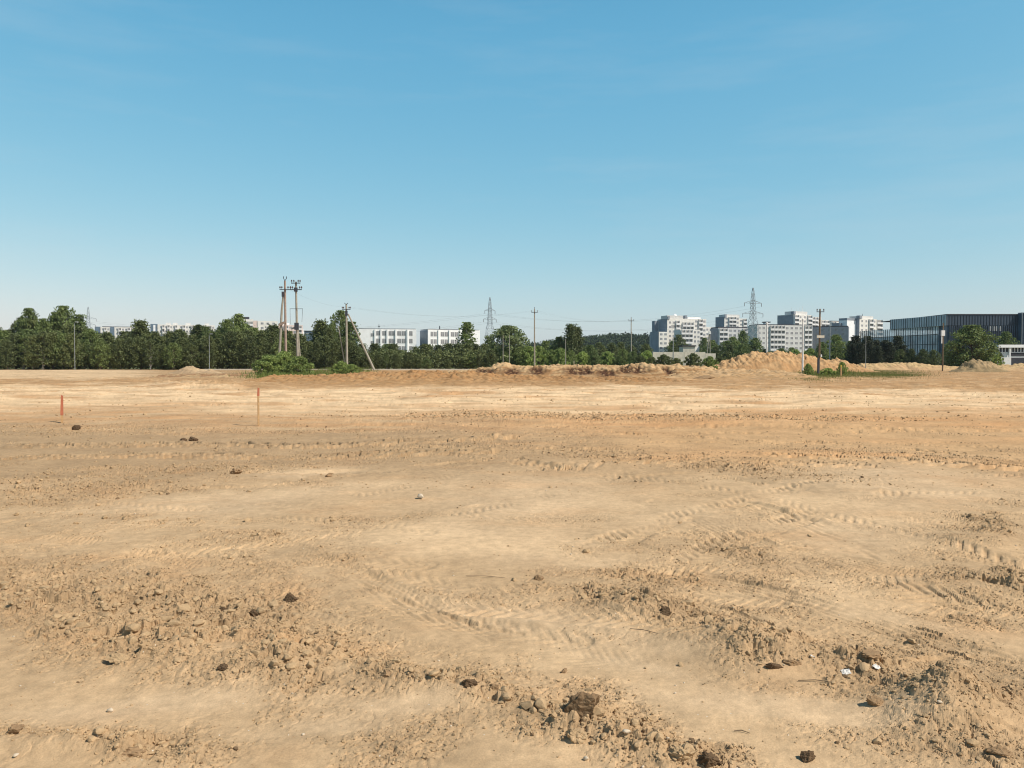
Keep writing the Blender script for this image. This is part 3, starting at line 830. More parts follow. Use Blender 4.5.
def make_tree(kind, seed):
    """unit-height tree meshes (trunk, crown); height 1"""
    r = np.random.default_rng(seed); mb = MB()
    cen = []
    if kind in ('pine', 'spruce'):
        k = 22 if kind == 'pine' else 26
        mb.path([(0, 0, 0), (.01, 0, .45), (0, .01, .97)], [.020, .013, .003], 6)
        for i in range(k):
            z = .06+.90*(i/k)**.9
            rad = (.36 if kind == 'pine' else .24)*(1-z)**.62*(.8+.45*r.random())+.015
            if kind == 'pine' and z < .2: rad *= .85
            nb = int(5+r.integers(0, 3))
            a0 = r.random()*6.28
            for j in range(nb):
                a = a0+6.283*j/nb+r.normal()*.25
                L = rad*(.65+.5*r.random()); up = L*(.35 if kind == 'pine' else .0)+.01
                e = np.array((math.cos(a)*L, math.sin(a)*L, z+up))
                if i % 2 == 0: mb.tube((0, 0, z), tuple(e), .005, .0015, 4)
                for q in np.linspace(.25, 1.05, 6):
                    c = np.array((0, 0, z))*(1-q)+e*q
                    cen.append(c+r.normal(size=(6, 3))*(.020+.012*q))
        cen = np.concatenate(cen); size = .043
        if kind == 'spruce': size = .038
    else:
        lean = r.normal()*.03
        if kind == 'birch': R0, z0, nb, size, flat = .20, .18, 46, .040, .2
        elif kind == 'round': R0, z0, nb, size, flat = .50, .08, 130, .050, .1
        elif kind == 'broad': R0, z0, nb, size, flat = .38, .14, 64, .045, .1
        else: R0, z0, nb, size, flat = .70, .03, 95, .075, .0      # bush
        mb.path([(0, 0, 0), (lean, 0, .5), (lean*1.5, lean, .93)], [.022, .013, .003], 6)
        for i in range(nb):
            t = (i+.5)/nb; z = z0+(1-z0)*t
            prof = math.sin(math.pi*min(1, (t*.92+.12)))**(.6 if kind != 'birch' else .8)
            if kind == 'birch': prof = (1-t)**.55*min(1, t*5+.3)
            a = i*2.4+r.normal()*.4; L = R0*prof*(.45+.65*r.random())
            e = np.array((lean+math.cos(a)*L, math.sin(a)*L, min(.985, z+r.normal()*.02)))
            mb.tube((lean*z, 0, max(.03, z-.12-.3*L)), tuple(e), .007, .002, 4)
            cr = (.075 if kind == 'birch' else .11)*(.6+.7*r.random())
            m_ = 55 if kind != 'birch' else 38
            pts = r.normal(size=(m_, 3)); pts /= np.linalg.norm(pts, axis=1)[:, None]
            pts *= (r.random(m_)**.45)[:, None]*cr*np.array((1.15, 1.15, .8))
            cen.append(e+pts)
            m2 = 10
            cen.append(np.array((lean*z, 0, z))*.5+e*.5+r.normal(size=(m2, 3))*.05)
        cen = np.concatenate(cen)
        cen = cen[cen[:, 2] > .01]
    cen[:, 2] = np.clip(cen[:, 2], .012, 1.0)
    P, Fq = leaf_quads(cen, size, r)
    P[:, 2] = np.maximum(P[:, 2], .0)
    return mb.mesh(kind+"_trunk"), np_mesh(kind+"_crown", P, Fq, False)


LIB = {}
for kd, nvar in (('pine', 5), ('spruce', 3), ('birch', 4), ('broad', 4), ('round', 2), ('bush', 4)):
    LIB[kd] = [make_tree(kd, 900+17*i+len(kd)*101) for i in range(nvar)]
NAMES = {'pine': 'pine_tree', 'spruce': 'spruce_tree', 'birch': 'birch_tree', 'broad': 'broadleaf_tree', 'round': 'willow_tree', 'bush': 'bush'}
LEAF = {'pine': 'pine_leaf', 'spruce': 'pine_leaf', 'birch': 'birch_leaf', 'broad': 'birch_leaf', 'round': 'willow_leaf', 'bush': 'bush_leaf'}
_matmesh = {}


def tree(kind, px, topy, d, label, group=None, wid=1.0, leaf=None, basez=None, rnd=random):
    z0 = (.62*float(sm(58, 122, np.float64(d)))) if basez is None else basez
    H = EYE+(HOR-topy)/FOC*d-z0
    i = rnd.randrange(len(LIB[kind]))
    tr, cr = LIB[kind][i]
    lm = leaf or LEAF[kind]
    key = (kind, i, lm)
    if key not in _matmesh:
        c2 = cr.copy() if cr.materials else cr
        if c2 is not cr: c2.materials.clear()
        c2.materials.append(M[lm]); _matmesh[key] = c2
        if not tr.materials: tr.materials.append(M['birch_bark' if kind == 'birch' else 'bark'])
    root = empty(NAMES[kind], ((px-CX)/FOC*d, d, z0-.03), rnd.random()*6.28)
    root.scale = (H*wid, H*wid, H)
    tag(root, label, 'bush' if kind == 'bush' else 'tree', group)
    mesh_obj("stem" if kind == 'bush' else "trunk", tr, None, root)
    mesh_obj("foliage" if kind == 'bush' else "crown", _matmesh[key], None, root)
    return root


# single trees that stand out of the belt
for a in [
 ('birch',5,331,148,'small leafy tree at the very left edge of the belt',1.2),
 ('broad',30,309,152,'tall rounded tree at far left, left neighbour of the tallest belt tree',.62),
 ('broad',44,319,150,'medium leafy tree wedged between the two tall trees at far left',.6),
 ('broad',56,313,154,'leafy tree touching the left side of the tallest belt tree',.55),
 ('broad',65,306.5,153,'tallest leafy tree in the belt, behind the thin lamp post at far left',.7),
 ('birch',78,315,150,'slim leafy tree right behind the thin lamp post at far left',1.1),
 ('broad',90,329,147,'low leafy tree standing under the far left lattice pylon',.8),
 ('spruce',141,319,150,'pointed dark conifer between the two pale apartment blocks at left',1.25),
 ('spruce',180,329,149,'pointed dark conifer in front of the right pale apartment block at left',1.1),
 ('spruce',199,324,152,'dark conifer left of the second thin lamp post',1.2),
 ('broad',207,327,150,'leafy tree behind the second thin lamp post',.6),
 ('broad',226,320,150,'rounded leafy tree left of the tall leafy crown near the twin poles',.65),
 ('broad',239,314.5,152,'tallest leafy crown between the second lamp post and the twin poles',.7),
 ('broad',254,328,150,'leafy tree right of the tall crown near the twin poles',.7),
 ('spruce',274,324,150,'dark conifer just left of the twin concrete poles',1.3),
 ('spruce',321,319,152,'pointed conifer between the twin poles and the braced pole',1.2),
 ('broad',331,325,148,'leafy tree just left of the braced pole',.6),
 ('broad',341,311,150,'tall leafy tree directly behind the braced pole',.55),
 ('birch',352,322,148,'leafy tree behind the leaning brace of the braced pole',1.2),
 ('birch',465,322.5,155,'tall pale slender birch in front of the second white building',1.25),
 ('round',506,326,160,'big round pale green willow right of the middle pylon',1.05),
 ('birch',546,341,172,'low leafy tree just right of the pole in the centre',1.3),
 ('pine',571,324,168,'tall two-tipped conifer right of the centre pole',.72),
 ('pine',578,327,169,'shorter tip growing against the tall conifer right of the centre pole',.6),
 ('broad',559,337,170,'leafy tree touching the left side of the tall central conifer',.8),
 ('broad',590,345,165,'rounded tree touching the right side of the tall central conifer',.9),
 ('broad',678,335,300,'dark leafy tree in front of the leftmost apartment tower',.75),
 ('broad',672,341,300,'lower leafy tree left of the dark tree before the leftmost tower',.8),
 ('broad',704,338,300,'tall leafy tree at the right foot of the leftmost apartment tower',.65),
 ('broad',743,331,280,'leafy tree just left of the large lattice pylon',.6),
 ('broad',733,337,270,'round leafy tree in front of the second apartment tower',.8),
 ('broad',836,335,190,'bright green leafy tree right of the dark wooden pole',.9),
 ('broad',850,341,190,'bright green tree left of the dark conifers by the glass building',.8),
 ('broad',822,342,185,'bright green tree behind the dark wooden pole',.8),
 ('round',972,325.5,140,'large bright round tree in front of the glass building',1.0),
 ('broad',1005,332,175,'thin yellowish tree above the low white building',.75),
]:
    lf = None
    if a[4].startswith('dark leafy'): lf = 'pine_leaf'
    if a[0] in ('round',) and a[1] > 900: lf = 'birch_leaf'
    tree(a[0], a[1], a[2], a[3], a[4], 'trees that rise above the belt', a[5], lf)

SEG = [(-25,75,'left of the first lamp post'),(75,141,'between first lamp post and pointed conifer'),
       (141,209,'between pointed conifer and second lamp post'),(209,286,'between second lamp post and twin poles'),
       (286,347,'between twin poles and braced pole'),(347,417,'in front of the first white building'),
       (417,490,'in front of the second white building')]
def seg_of(px):
    for a, b, t in SEG:
        if a <= px < b: return t
TOP = [(-25,336),(20,330),(60,326),(90,331),(120,331),(160,331),(200,333),(240,325),(270,328),(300,336),(330,330),(350,332),(358,341),(375,345),(400,344),(430,346),(470,345),(492,343)]
rr = random.Random(21)
for row, (d0, drop, step, lab) in enumerate([(138, 9, 1.75, 'front row'), (145, 3.5, 1.9, 'middle row'), (153, .5, 2.3, 'back row')]):
    px = -22 + row*3
    while px < 492:
        d = d0+rr.uniform(-2, 2)
        ty = float(np.interp(px, [t[0] for t in TOP], [t[1] for t in TOP]))+drop+rr.uniform(-6.0, 5.5)
        if row == 2 and rr.random() < .3 and px < 350: ty -= rr.uniform(3, 8)
        if px > 358: ty = max(ty, 343.5)
        if 96 < px < 218: ty = max(ty, 331.5)
        if 246 < px < 312: ty = max(ty, 330)
        kd = 'pine' if rr.random() < .74 else 'broad'
        kl = 'dark young pine' if kd == 'pine' else 'greener bushy tree'
        if kd == 'broad' and rr.random() < .4: kd = 'birch'
        elif kd == 'pine' and rr.random() < .3 and px < 350: kd = 'spruce'
        tree(kd, px, ty, d, '%s, %s of the belt, %s' % (kl, lab, seg_of(px)), 'young trees in the dense belt', rr.uniform(.75, 1.1)*(1.35 if kd in ('birch', 'spruce') else .95 if px < 350 else 1.35), None if kd in ('pine', 'spruce') else rr.choice(['birch_leaf', 'pine_leaf']), rnd=rr)
        px += step/d*FOC*rr.uniform(.75, 1.25)
# centre
for a, b, d, t0, st, lab, gname, kinds, leaf in [
 (492,560,158,349,2.3,'green bushy tree right of the round willow, left of the central conifer','trees in the centre of the belt',['broad','bush'],None),
 (560,655,160,349,2.4,'green bushy tree between the central conifer and the leftmost tower','trees in the centre of the belt',['broad','bush'],None),
 (585,650,210,345,3.2,'darker tree behind the green bushes left of the leftmost tower','trees in the centre of the belt',['pine','broad'],'pine_leaf'),
 (715,800,200,347,3.0,'leafy tree behind the big sand heap, below the towers','trees behind the big sand heap',['broad','pine'],None),
 (712,765,225,341,3.4,'leafy tree below the second apartment tower, left of the pylon','trees behind the big sand heap',['broad'],None),
 (770,860,190,350,2.8,'leafy tree behind the right half of the big sand heap','trees behind the big sand heap',['broad','bush'],None),
 (855,900,172,338,2.2,'dark conifer in the clump before the left end of the glass building','dark conifers by the glass building',['pine'],'dark_leaf'),
 (852,905,166,343,2.2,'shorter dark conifer in front of the clump by the glass building','dark conifers by the glass building',['pine'],'dark_leaf'),
 (900,952,160,349,2.1,'low dark bushy tree at the foot of the glass building','low trees by the glass building',['pine','broad'],'pine_leaf'),
 (950,1000,150,350,2.2,'low dark bushy tree under the large round tree','low trees by the glass building',['pine','broad'],'pine_leaf'),
]:
    px = a
    while px < b:
        kd = rr.choice(kinds)
        tree(kd, px, t0+rr.uniform(-3, 3), d+rr.uniform(-3, 3), lab, gname, .9 if kd != 'bush' else .7, leaf, rnd=rr)
        px += st/d*FOC*rr.uniform(.75, 1.25)
for a in [(652,357,140,'dark shrub in front of the left end of the concrete wall'),(664,354.5,140,'dark shrub in front of the concrete wall left of its middle'),
          (676,358,138,'low dark shrub in front of the middle of the concrete wall'),(692,353.5,140,'rounded dark shrub in front of the right part of the concrete wall'),
          (640,356,145,'dark shrub left of the concrete wall'),(720,357,135,'shrub between the concrete wall and the big sand heap'),(728,352,150,'taller shrub behind the left foot of the big sand heap')]:
    tree('bush', a[0], a[1], a[2], a[3], 'dark shrubs by the concrete wall', .8, 'pine_leaf', rnd=rr)
# bushes on the plot
for a in [
 ('bush',268,355,90,.95,'left part of the big leafy green bush under the twin poles'),
 ('bush',284,351.5,91,.85,'tall middle of the leafy green bushes under the twin poles'),
 ('bush',300,356.5,89,.95,'right part of the leafy green bushes under the twin poles'),
 ('bush',341,361,93,.9,'small bright bush at the foot of the braced pole'),
 ('bush',352,364,92,1.0,'lower bright bush right of the foot of the braced pole'),
 ('bush',997.5,355,136,.6,'dark shrub between the two small white vans at right'),
 ('bush',710,356.5,98,.7,'dark green bush at the left end of the big sand heap'),
 ('bush',808,363.5,90,.55,'dark green bush at the foot of the white post'),
 ('bush',842,362,88,.5,'yellowish green bush behind the small yellow stake'),
 ('bush',828,368,89,1.3,'low weedy bush between the wooden pole and the yellow stake'),
]:
    tree(a[0], a[1], a[2], a[3], a[5], 'green bushes on the plot', a[4], basez=.62*float(sm(58, 122, np.float64(a[3])))-.1, rnd=rr)


# undergrowth / far woods: uncountable masses
def foliage_mass(name, label, x0, x1, y0, y1, hfun, n, size, matn, seed):
    r = np.random.default_rng(seed)
    xx = x0+(x1-x0)*r.random(n); yy = y0+(y1-y0)*r.random(n)
    z0, h = hfun(xx, yy)
    lum = h*(.72+.45*np.clip(fbm(xx/(h*.9+1), yy/(h*.9+1), 3, seed)+.4, 0, 1))
    zz = z0+lum*(r.random(n)**.55)
    P, Fq = leaf_quads(np.stack([xx, yy, zz], 1), size, r)
    o = mesh_obj(name, np_mesh(name, P, Fq, False), M[matn]); tag(o, label, 'wood', kind='stuff'); return o


foliage_mass("undergrowth", "dense undergrowth filling the foot of the tree belt", -100, -3, 137, 158, lambda x, y: (.6, 3.5+0*x), 42000, .34, 'pine_leaf', 71)
foliage_mass("thicket", "dense green thicket below the trees in the centre", -3, 40, 162, 180, lambda x, y: (.6, 2.6+0*x), 9000, .42, 'pine_leaf', 72)
foliage_mass("shrubbery", "dark shrubbery along the foot of the towers and glass building", 50, 150, 168, 178, lambda x, y: (.6, 2.2+.6*sm(70, 80, x)), 14000, .42, 'dark_leaf', 73)


def hill(x, y):
    return .6 + 24*np.exp(-((x-115)/120)**2)*sm(560, 860, y)


HG = np.linspace(0, 1, 60)
hx, hy = np.meshgrid(-900+1900*HG, 470+900*HG)
hz = hill(hx.ravel(), hy.ravel())+.4
hi_ = np.arange(3600).reshape(60, 60)
hf = np.stack([hi_[:-1, :-1], hi_[:-1, 1:], hi_[1:, 1:], hi_[1:, :-1]], -1).reshape(-1, 4)
M['meadow'] = mat('meadow_ground', (.035, .05, .026), .95, .2, .02)
ho = mesh_obj("hill", np_mesh("hill", np.stack([hx.ravel(), hy.ravel(), hz], 1), hf, True), M['meadow'])
tag(ho, 'wooded hill far behind the plot', 'hill', kind='structure')
foliage_mass("distant_forest", "dark forest covering the far hill left of the apartment towers", -420, 560, 640, 900,
             lambda x, y: (hill(x, y), 9.5+2.5*fbm(x/60, y/60, 2, 5)), 90000, 2.3, 'far_leaf', 74)
foliage_mass("distant_tree_line", "low dark tree line behind the left buildings", -420, 250, 430, 445, lambda x, y: (.6, 6.5+0*x), 16000, 1.2, 'far_leaf', 75)


# grass and weeds
def grass(name, label, spots, n, h, matn, seed):
    r = np.random.default_rng(seed); vs = []; 
    for (px, py, rx, ry, w) in spots:
        k = int(n*w)
        a = r.normal(size=k)*.5*rx+px; b = np.clip(r.normal(size=k)*.5*ry+py, 368.5, 800)
        dz = np.where(b < 381, .35, 0)
        yy = (EYE-dz)*FOC/(b-HOR); xx = (a-CX)/FOC*yy
        zz = terrain(xx, yy)-.02
        hh = h*(.5+r.random(k)); an = r.random(k)*6.28; ln = r.normal(size=(k, 2))*.35*hh[:, None]; wd = hh*.07
        p0 = np.stack([xx-np.cos(an)*wd, yy-np.sin(an)*wd, zz], 1); p1 = np.stack([xx+np.cos(an)*wd, yy+np.sin(an)*wd, zz], 1)
        p2 = np.stack([xx+ln[:, 0], yy+ln[:, 1], zz+hh], 1)
        vs.append(np.stack([p0, p1, p2], 1).reshape(-1, 3))
    v = np.concatenate(vs); f = np.arange(len(v)).reshape(-1, 3)
    tag(mesh_obj(name, np_mesh(name, v, f, False), M[matn]), label, 'grass', kind='stuff')


grass("green_grass", "short green grass and weeds around the bushes and poles", [(855,373.5,60,3,1),(815,375,26,3,.6),(890,375,40,2,.4),(318,374,26,3,.6),(356,375,22,3,.35),(300,377,40,2,.2),(705,367,16,2,.1),(985,368,24,3,.15),(775,372,40,1.5,.2)], 15000, .17, 'grass', 81)
grass("tall_weeds", "tall bright green weeds around the wooden pole and yellow stake", [(828,371.5,30,3,1),(808,370,12,4,.4),(845,369,14,5,.5),(346,372,26,3,.5),(285,376,40,2,.4),(706,364,14,4,.25)], 5200, .42, 'bush_grass', 85)
grass("dry_grass", "thin dry grass tufts at the edges of the heaps", [(855,374,70,4,.6),(320,377,60,4,.5),(230,374,70,4,.35),(985,369,24,4,.4),(620,366,90,3,.1)], 5000, .12, 'dry_grass', 82)
grass("sprouting_weeds", "tiny greenish weeds sprouting on the left foreground soil", [(52,590,22,25,1)], 260, .022, 'grass', 83)

# ------------------------------------------------------------------ marker stakes
def stake(px, basey, topy, lab, tipmat, tip=.25, w=.045, z=None, lean=0):
    x, yv = gx(px, basey, z or 0); zz = gz(x, yv)
    x, yv = gx(px, basey, zz)
    H = EYE+(HOR-topy)/FOC*yv-zz
    rt = empty("marker_stake", (x, yv, zz-.05)); rt.rotation_euler = (0, lean, .4)
    MB().box(-w/2, w/2, -w/2, w/2, 0, H*(1-tip)+.05).build("shaft", M['stake'], rt)
    t = MB().box(-w*.62, w*.62, -w*.62, w*.62, H*(1-tip)+.052, H+.03)
    t.v[4] = (-w*.3, -w*.62, H+.05); t.v[7] = (-w*.3, w*.62, H+.05)
    t.build("painted_tip", M[tipmat], rt)
    tag(rt, lab, 'stake', 'wooden marker stakes'); return rt


stake(62, 423, 395, 'wooden marker stake painted orange over most of its length, at left', 'orange', .72, .055)
s2 = stake(258.5, 426, 387.5, 'taller wooden marker stake with a small orange head, below the green bush', 'orange', .22, .045)
p = stand(841, 82)
rt = empty("marker_stake", p); MB().box(-.06, .06, -.06, .06, 0, 1.0).build("shaft", M['stake'], rt)
MB().box(-.065, .065, -.065, .065, 1.003, 1.25).build("painted_tip", M['yellow'], rt)
tag(rt, 'short yellow-topped stake in front of the weedy green bush at right', 'stake', 'wooden marker stakes')
p = at(574, 367, 88); rt = empty("marker_stake", (p.x, p.y, p.z-.3)); MB().box(-.03, .03, -.03, .03, 0, 1.0).build("shaft", M['white_stone'], rt)
tag(rt, 'thin whitish stake on top of the sand bank left of the tall conifer shadow', 'stake', 'wooden marker stakes')
rt["label"] = 'thin whitish stake on top of the sand bank, below the tall two-tipped conifer'

# ------------------------------------------------------------------ poles
def zt(py, d): return EYE+(HOR-py)/FOC*d
def ppm(d): return d/FOC


def insulator(parent, x, y, z, s=1.0):
    mb = MB().tube((x, y, z), (x, y, z+.12*s), .02*s, .02*s, 6)
    mb.tube((x, y, z+.12*s), (x, y, z+.20*s), .08*s, .075*s, 8).tube((x, y, z+.21*s), (x, y, z+.29*s), .06*s, .05*s, 8)
    mb.build("insulator", M['ceramic'], parent)


# twin poles: A-frame pole
d = 96; b = stand(286, d); h = zt(281, d)-b.z
rt = empty("utility_pole", b)
tag(rt, 'tall reddish concrete A-frame pole with a forked top, left of the twin poles', 'utility pole', 'electricity poles on the plot')
MB().path([(0, 0, 0), (-.05, 0, h)], [.17, .11], 10).build("shaft", M['concrete_pink'], rt)
MB().path([(-.95, .15, 0), (-.45, 0, zt(310, d)-b.z), (-.22, 0, zt(293, d)-b.z)], [.16, .13, .10], 10).build("brace_leg", M['concrete'], rt)
MB().bar((-.65, -.16, zt(290, d)-b.z), (.72, -.16, zt(290, d)-b.z), .09).build("crossarm", M['dark_metal'], rt)
for x in (-.6, -.38, .36, .68): insulator(rt, x, -.16, zt(290, d)-b.z+.05, 1.2)
MB().bar((-.05, 0, h), (-.22, 0, h+.28), .06).bar((-.22, 0, h+.28), (-.20, 0, h+.52), .07).bar((-.05, 0, h), (.14, 0, h+.28), .06).bar((.14, 0, h+.28), (.12, 0, h+.52), .07).build("top_fork", M['dark_metal'], rt)
MB().box(-.38, -.10, -.30, -.13, zt(297, d)-b.z, zt(292, d)-b.z).build("cable_box", M['dark_metal'], rt)
MB().bar((-.75, -.18, zt(325, d)-b.z), (.1, -.18, zt(322, d)-b.z), .12, .3).build("switch_bracket", M['concrete_pink'], rt)
PA = Vector((b.x, b.y, zt(290, d)))
# twin poles: double crossarm pole
d = 98; b = stand(297.5, d); h = zt(282, d)-b.z
rt = empty("utility_pole", b)
tag(rt, 'grey concrete pole with two dark crossarms, right of the twin poles', 'utility pole', 'electricity poles on the plot')
MB().path([(.05, 0, 0), (-.12, 0, h)], [.17, .11], 10).build("shaft", M['concrete'], rt)
for zz, w in ((283.5, .55), (290, .72)):
    z = zt(zz, d)-b.z
    MB().bar((-w-.1, -.15, z), (w-.1, -.15, z), .10).build("crossarm", M['dark_metal'], rt)
    for x in (-w-.05, -w+.22, w-.35, w-.12): insulator(rt, x, -.15, z+.05, 1.2)
z = zt(309, d)-b.z
MB().bar((-.85, -.15, z), (.75, -.15, z), .05).build("lower_crossarm", M['dark_metal'], rt)
MB().path([(-.82, -.15, z), (-.8, -.15, z-1.9)], [.02, .02], 5).path([(.72, -.15, z), (.62, -.15, z-1.6)], [.02, .02], 5).build("cable_drop", M['wire'], rt)
MB().box(-.26, .14, -.42, -.18, zt(292, d)-b.z, zt(288, d)-b.z).build("switch_box", M['dark_metal'], rt)
MB().box(-.24, .26, -.42, -.19, zt(330, d)-b.z, zt(323, d)-b.z).build("control_box", M['dark_metal'], rt)
MB().bar((-.7, -.2, zt(329, d)-b.z), (.1, -.2, zt(327, d)-b.z), .1, .2).build("bracket", M['galv'], rt)
MB().path([(.42, .1, 0), (.06, .1, zt(326, d)-b.z)], [.10, .07], 8).build("brace_leg", M['concrete'], rt)
PB = Vector((b.x, b.y, zt(284, d)))
# braced pole
d = 118; b = stand(347, d); h = zt(304, d)-b.z
rt = empty("utility_pole", b)
tag(rt, 'concrete pole with a long leaning brace on its right side', 'utility pole', 'electricity poles on the plot')
MB().path([(.0, 0, 0), (-.05, 0, h)], [.19, .12], 10).build("shaft", M['concrete'], rt)
MB().path([((374-347)*ppm(d), .3, .1), ((348.5-347)*ppm(d), 0, zt(314, d)-b.z)], [.18, .11], 10).build("brace_leg", M['concrete'], rt)
MB().path([((345.5-347)*ppm(d), .4, 0), ((338-347)*ppm(d), .4, zt(326, d)-b.z)], [.09, .06], 8).build("thin_brace", M['concrete'], rt)
z = zt(309.5, d)-b.z
MB().bar((-.65, -.16, z), (.6, -.16, z), .10).build("crossarm", M['dark_metal'], rt)
for x in (-.6, -.42, .38, .56): insulator(rt, x, -.16, z+.03, 1.2)
MB().bar((-.05, -.1, h-.1), (-.33, -.1, h+.12), .07).bar((-.05, -.1, h-.1), (.24, -.1, h+.12), .07).build("top_fork", M['dark_metal'], rt)
MB().box(-.2, .12, -.2, .14, zt(316, d)-b.z, zt(311, d)-b.z).build("steel_collar", M['dark_metal'], rt)
PC = Vector((b.x, b.y, zt(309, d)))


def simple_pole(px, topy, d, lab, m='concrete', r=.15, arm=None, arms=.5, bz=None, cat='utility pole', group='electricity poles on the plot', name='utility_pole', forks=True):
    b = stand(px, d)
    if bz is not None: b.z = bz
    h = zt(topy, d)-b.z
    rt = empty(name, b); tag(rt, lab, cat, group)
    MB().path([(0, 0, 0), (0, 0, h)], [r, r*.62], 10).build("shaft", M[m], rt)
    if arm:
        z = zt(arm, d)-b.z
        MB().bar((-arms, -r, z), (arms, -r, z), .09).build("crossarm", M['dark_metal'], rt)
        for x in (-arms+.06, arms-.06): insulator(rt, x, -r, z+.04)
        insulator(rt, 0, 0, h-.02)
    return rt, Vector((b.x, b.y, zt(arm or topy, d)))


_, PD = simple_pole(534.5, 309, 140, 'thin concrete pole with one small crossarm in the centre, left of the tall conifer', arm=312.5, arms=.55)
_, PE = simple_pole(631, 318.5, 172, 'thin concrete pole with a crossarm left of the apartment towers', arm=321, arms=.6)
b_ = simple_pole(673, 335, 150, 'plain thin grey post in front of the leftmost apartment tower', m='galv', r=.10, cat='post', name='metal_post', group='thin posts')
simple_pole(503, 335, 150, 'left of two thin pale posts in front of the round willow', m='concrete', r=.09, cat='post', name='metal_post', group='thin posts')
simple_pole(509.5, 335, 150, 'right of two thin pale posts in front of the round willow', m='concrete', r=.09, cat='post', name='metal_post', group='thin posts')
simple_pole(565.5, 339, 150, 'thin pale post at the left edge of the tall two-tipped conifer', m='concrete', r=.09, cat='post', name='metal_post', group='thin posts')
simple_pole(829.5, 321, 175, 'thin grey post right of the dark wooden pole', m='galv', r=.12, cat='post', name='metal_post', group='thin posts')
# A-frame at 709
d = 200; b = stand(709, d); h = zt(333, d)-b.z
rt = empty("utility_pole", b); tag(rt, 'distant narrow A-frame pole at the right foot of the leftmost tower', 'utility pole', 'electricity poles on the plot')
MB().path([(-.9, 0, 0), (0, 0, h)], [.16, .11], 8).build("brace_leg", M['concrete'], rt)
MB().path([(.3, 0, 0), (0.1, 0, h)], [.16, .11], 8).build("shaft", M['concrete'], rt)
MB().box(-.25, .35, -.4, -.14, h-.3, h+.4).build("lamp_box", M['white_paint'], rt)


def lamp(px, topy, d, lab, m='galv', r=.07, armx=-.9, bz=None):
    b = stand(px, d); h = zt(topy, d)-b.z
    rt = empty("street_lamp", b); tag(rt, lab, 'street lamp', 'lamp posts')
    MB().path([(0, 0, 0), (0, 0, h*.96)], [r, r*.7], 8).path([(0, 0, h*.96), (armx*.4, 0, h), (armx, 0, h+.02)], [r*.6, r*.5, r*.45], 6).build("post", M[m], rt)
    MB().box(armx-.28, armx+.1, -.12, .12, h-.05, h+.07).build("lamp_head", M['galv'], rt)
    return rt


lamp(75, 322, 128, 'thin tall lamp post at far left in front of the tallest leafy trees', r=.05, armx=.5)
lamp(209.5, 334, 128, 'thin shorter lamp post left of the green bush and twin poles', r=.05, armx=.4)
lamp(865.5, 333, 118, 'thin lamp post with arm to the left, before the dark conifers', r=.045, armx=-.7)
# white posts
for px, ty, d, r, lab in ((802.5, 321, 97, .11, 'bright white post with a rounded cap in front of the big sand heap'),
                          (766.5, 324, 140, .15, 'white post rising behind the big sand heap right of the large pylon')):
    b = stand(px, d); h = zt(ty, d)-b.z
    rt = empty("white_post", b); tag(rt, lab, 'post', 'white painted posts')
    MB().path([(0, 0, 0), (0, 0, h)], [r, r*.8], 12).build("shaft", M['white_paint'], rt)
    MB().path([(0, 0, h+.003), (0, 0, h+.2), (0, 0, h+.3)], [r*1.25, r*1.3, r*.5], 12).build("cap", M['white_paint'], rt)
# dark wooden pole 819
d = 94; b = stand(819, d); h = zt(309, d)-b.z
rt = empty("utility_pole", b); tag(rt, 'weathered dark wooden pole with cross pieces, standing in the weeds at right', 'utility pole', 'electricity poles on the plot')
MB().path([(0, 0, 0), (.05, 0, h)], [.12, .085], 10).build("shaft", M['wood'], rt)
MB().path([(-.16, -.12, 0), (-.14, -.12, 2.0)], [.12, .12], 10).build("base_stub", M['dark_metal'], rt)
MB().bar((-.4, -.13, zt(312, d)-b.z), (.5, -.13, zt(312, d)-b.z), .08).build("crossarm", M['dark_metal'], rt)
for x in (-.34, .44): insulator(rt, x, -.13, zt(312, d)-b.z+.03, 1.1)
MB().box(-.38, .48, -.30, -.13, zt(338, d)-b.z, zt(335.5, d)-b.z).build("cable_shelf", M['concrete_wall'], rt)
MB().box(.1, .24, -.25, -.1, 2.1, 2.4).build("meter_box", M['white_paint'], rt)
PF = Vector((b.x, b.y, zt(312, d)))
# pole with white box 941
d = 112; b = stand(942.5, d); h = zt(323, d)-b.z
rt = empty("utility_pole", b); tag(rt, 'thin wooden pole carrying a white box before the glass building', 'utility pole', 'electricity poles on the plot')
MB().path([(0, 0, 0), (0, 0, h)], [.10, .06], 10).build("shaft", M['wood'], rt)
MB().box(-.38, .10, -.35, -.10, zt(336, d)-b.z, zt(330.5, d)-b.z).build("white_box", M['white_paint'], rt)
MB().box(-.36, -.24, -.3, -.18, zt(343.5, d)-b.z, zt(336.2, d)-b.z).build("conduit", M['white_paint'], rt)
PG = Vector((b.x, b.y, zt(325, d)))


def wire(a, b, off, sag, lab, r=.004):
    a = Vector(a)+Vector(off); b = Vector(b)+Vector(off)
    pts = []
    for i in range(17):
        t = i/16; p = a.lerp(b, t); p.z -= sag*4*t*(1-t); pts.append(p-a)
    o = MB().path(pts, [r]*17, 5).build("overhead_wire", M['wire']); o.location = a
    tag(o, lab, 'wire', 'overhead wires')


for off, w in (((-.5, -.15, .3), 'left'), ((.5, -.15, .3), 'right')):
    wire(PC, PD, off, 1.2, 'thin overhead wire from braced pole to centre pole, %s end of crossarm' % w)
    wire(PD, PE, off, 1.0, 'thin overhead wire right of the centre pole, %s end of its crossarm' % w)
wire(PA, PC, (0, 0, .3), .6, 'thin overhead wire from the A-frame pole to the braced pole')


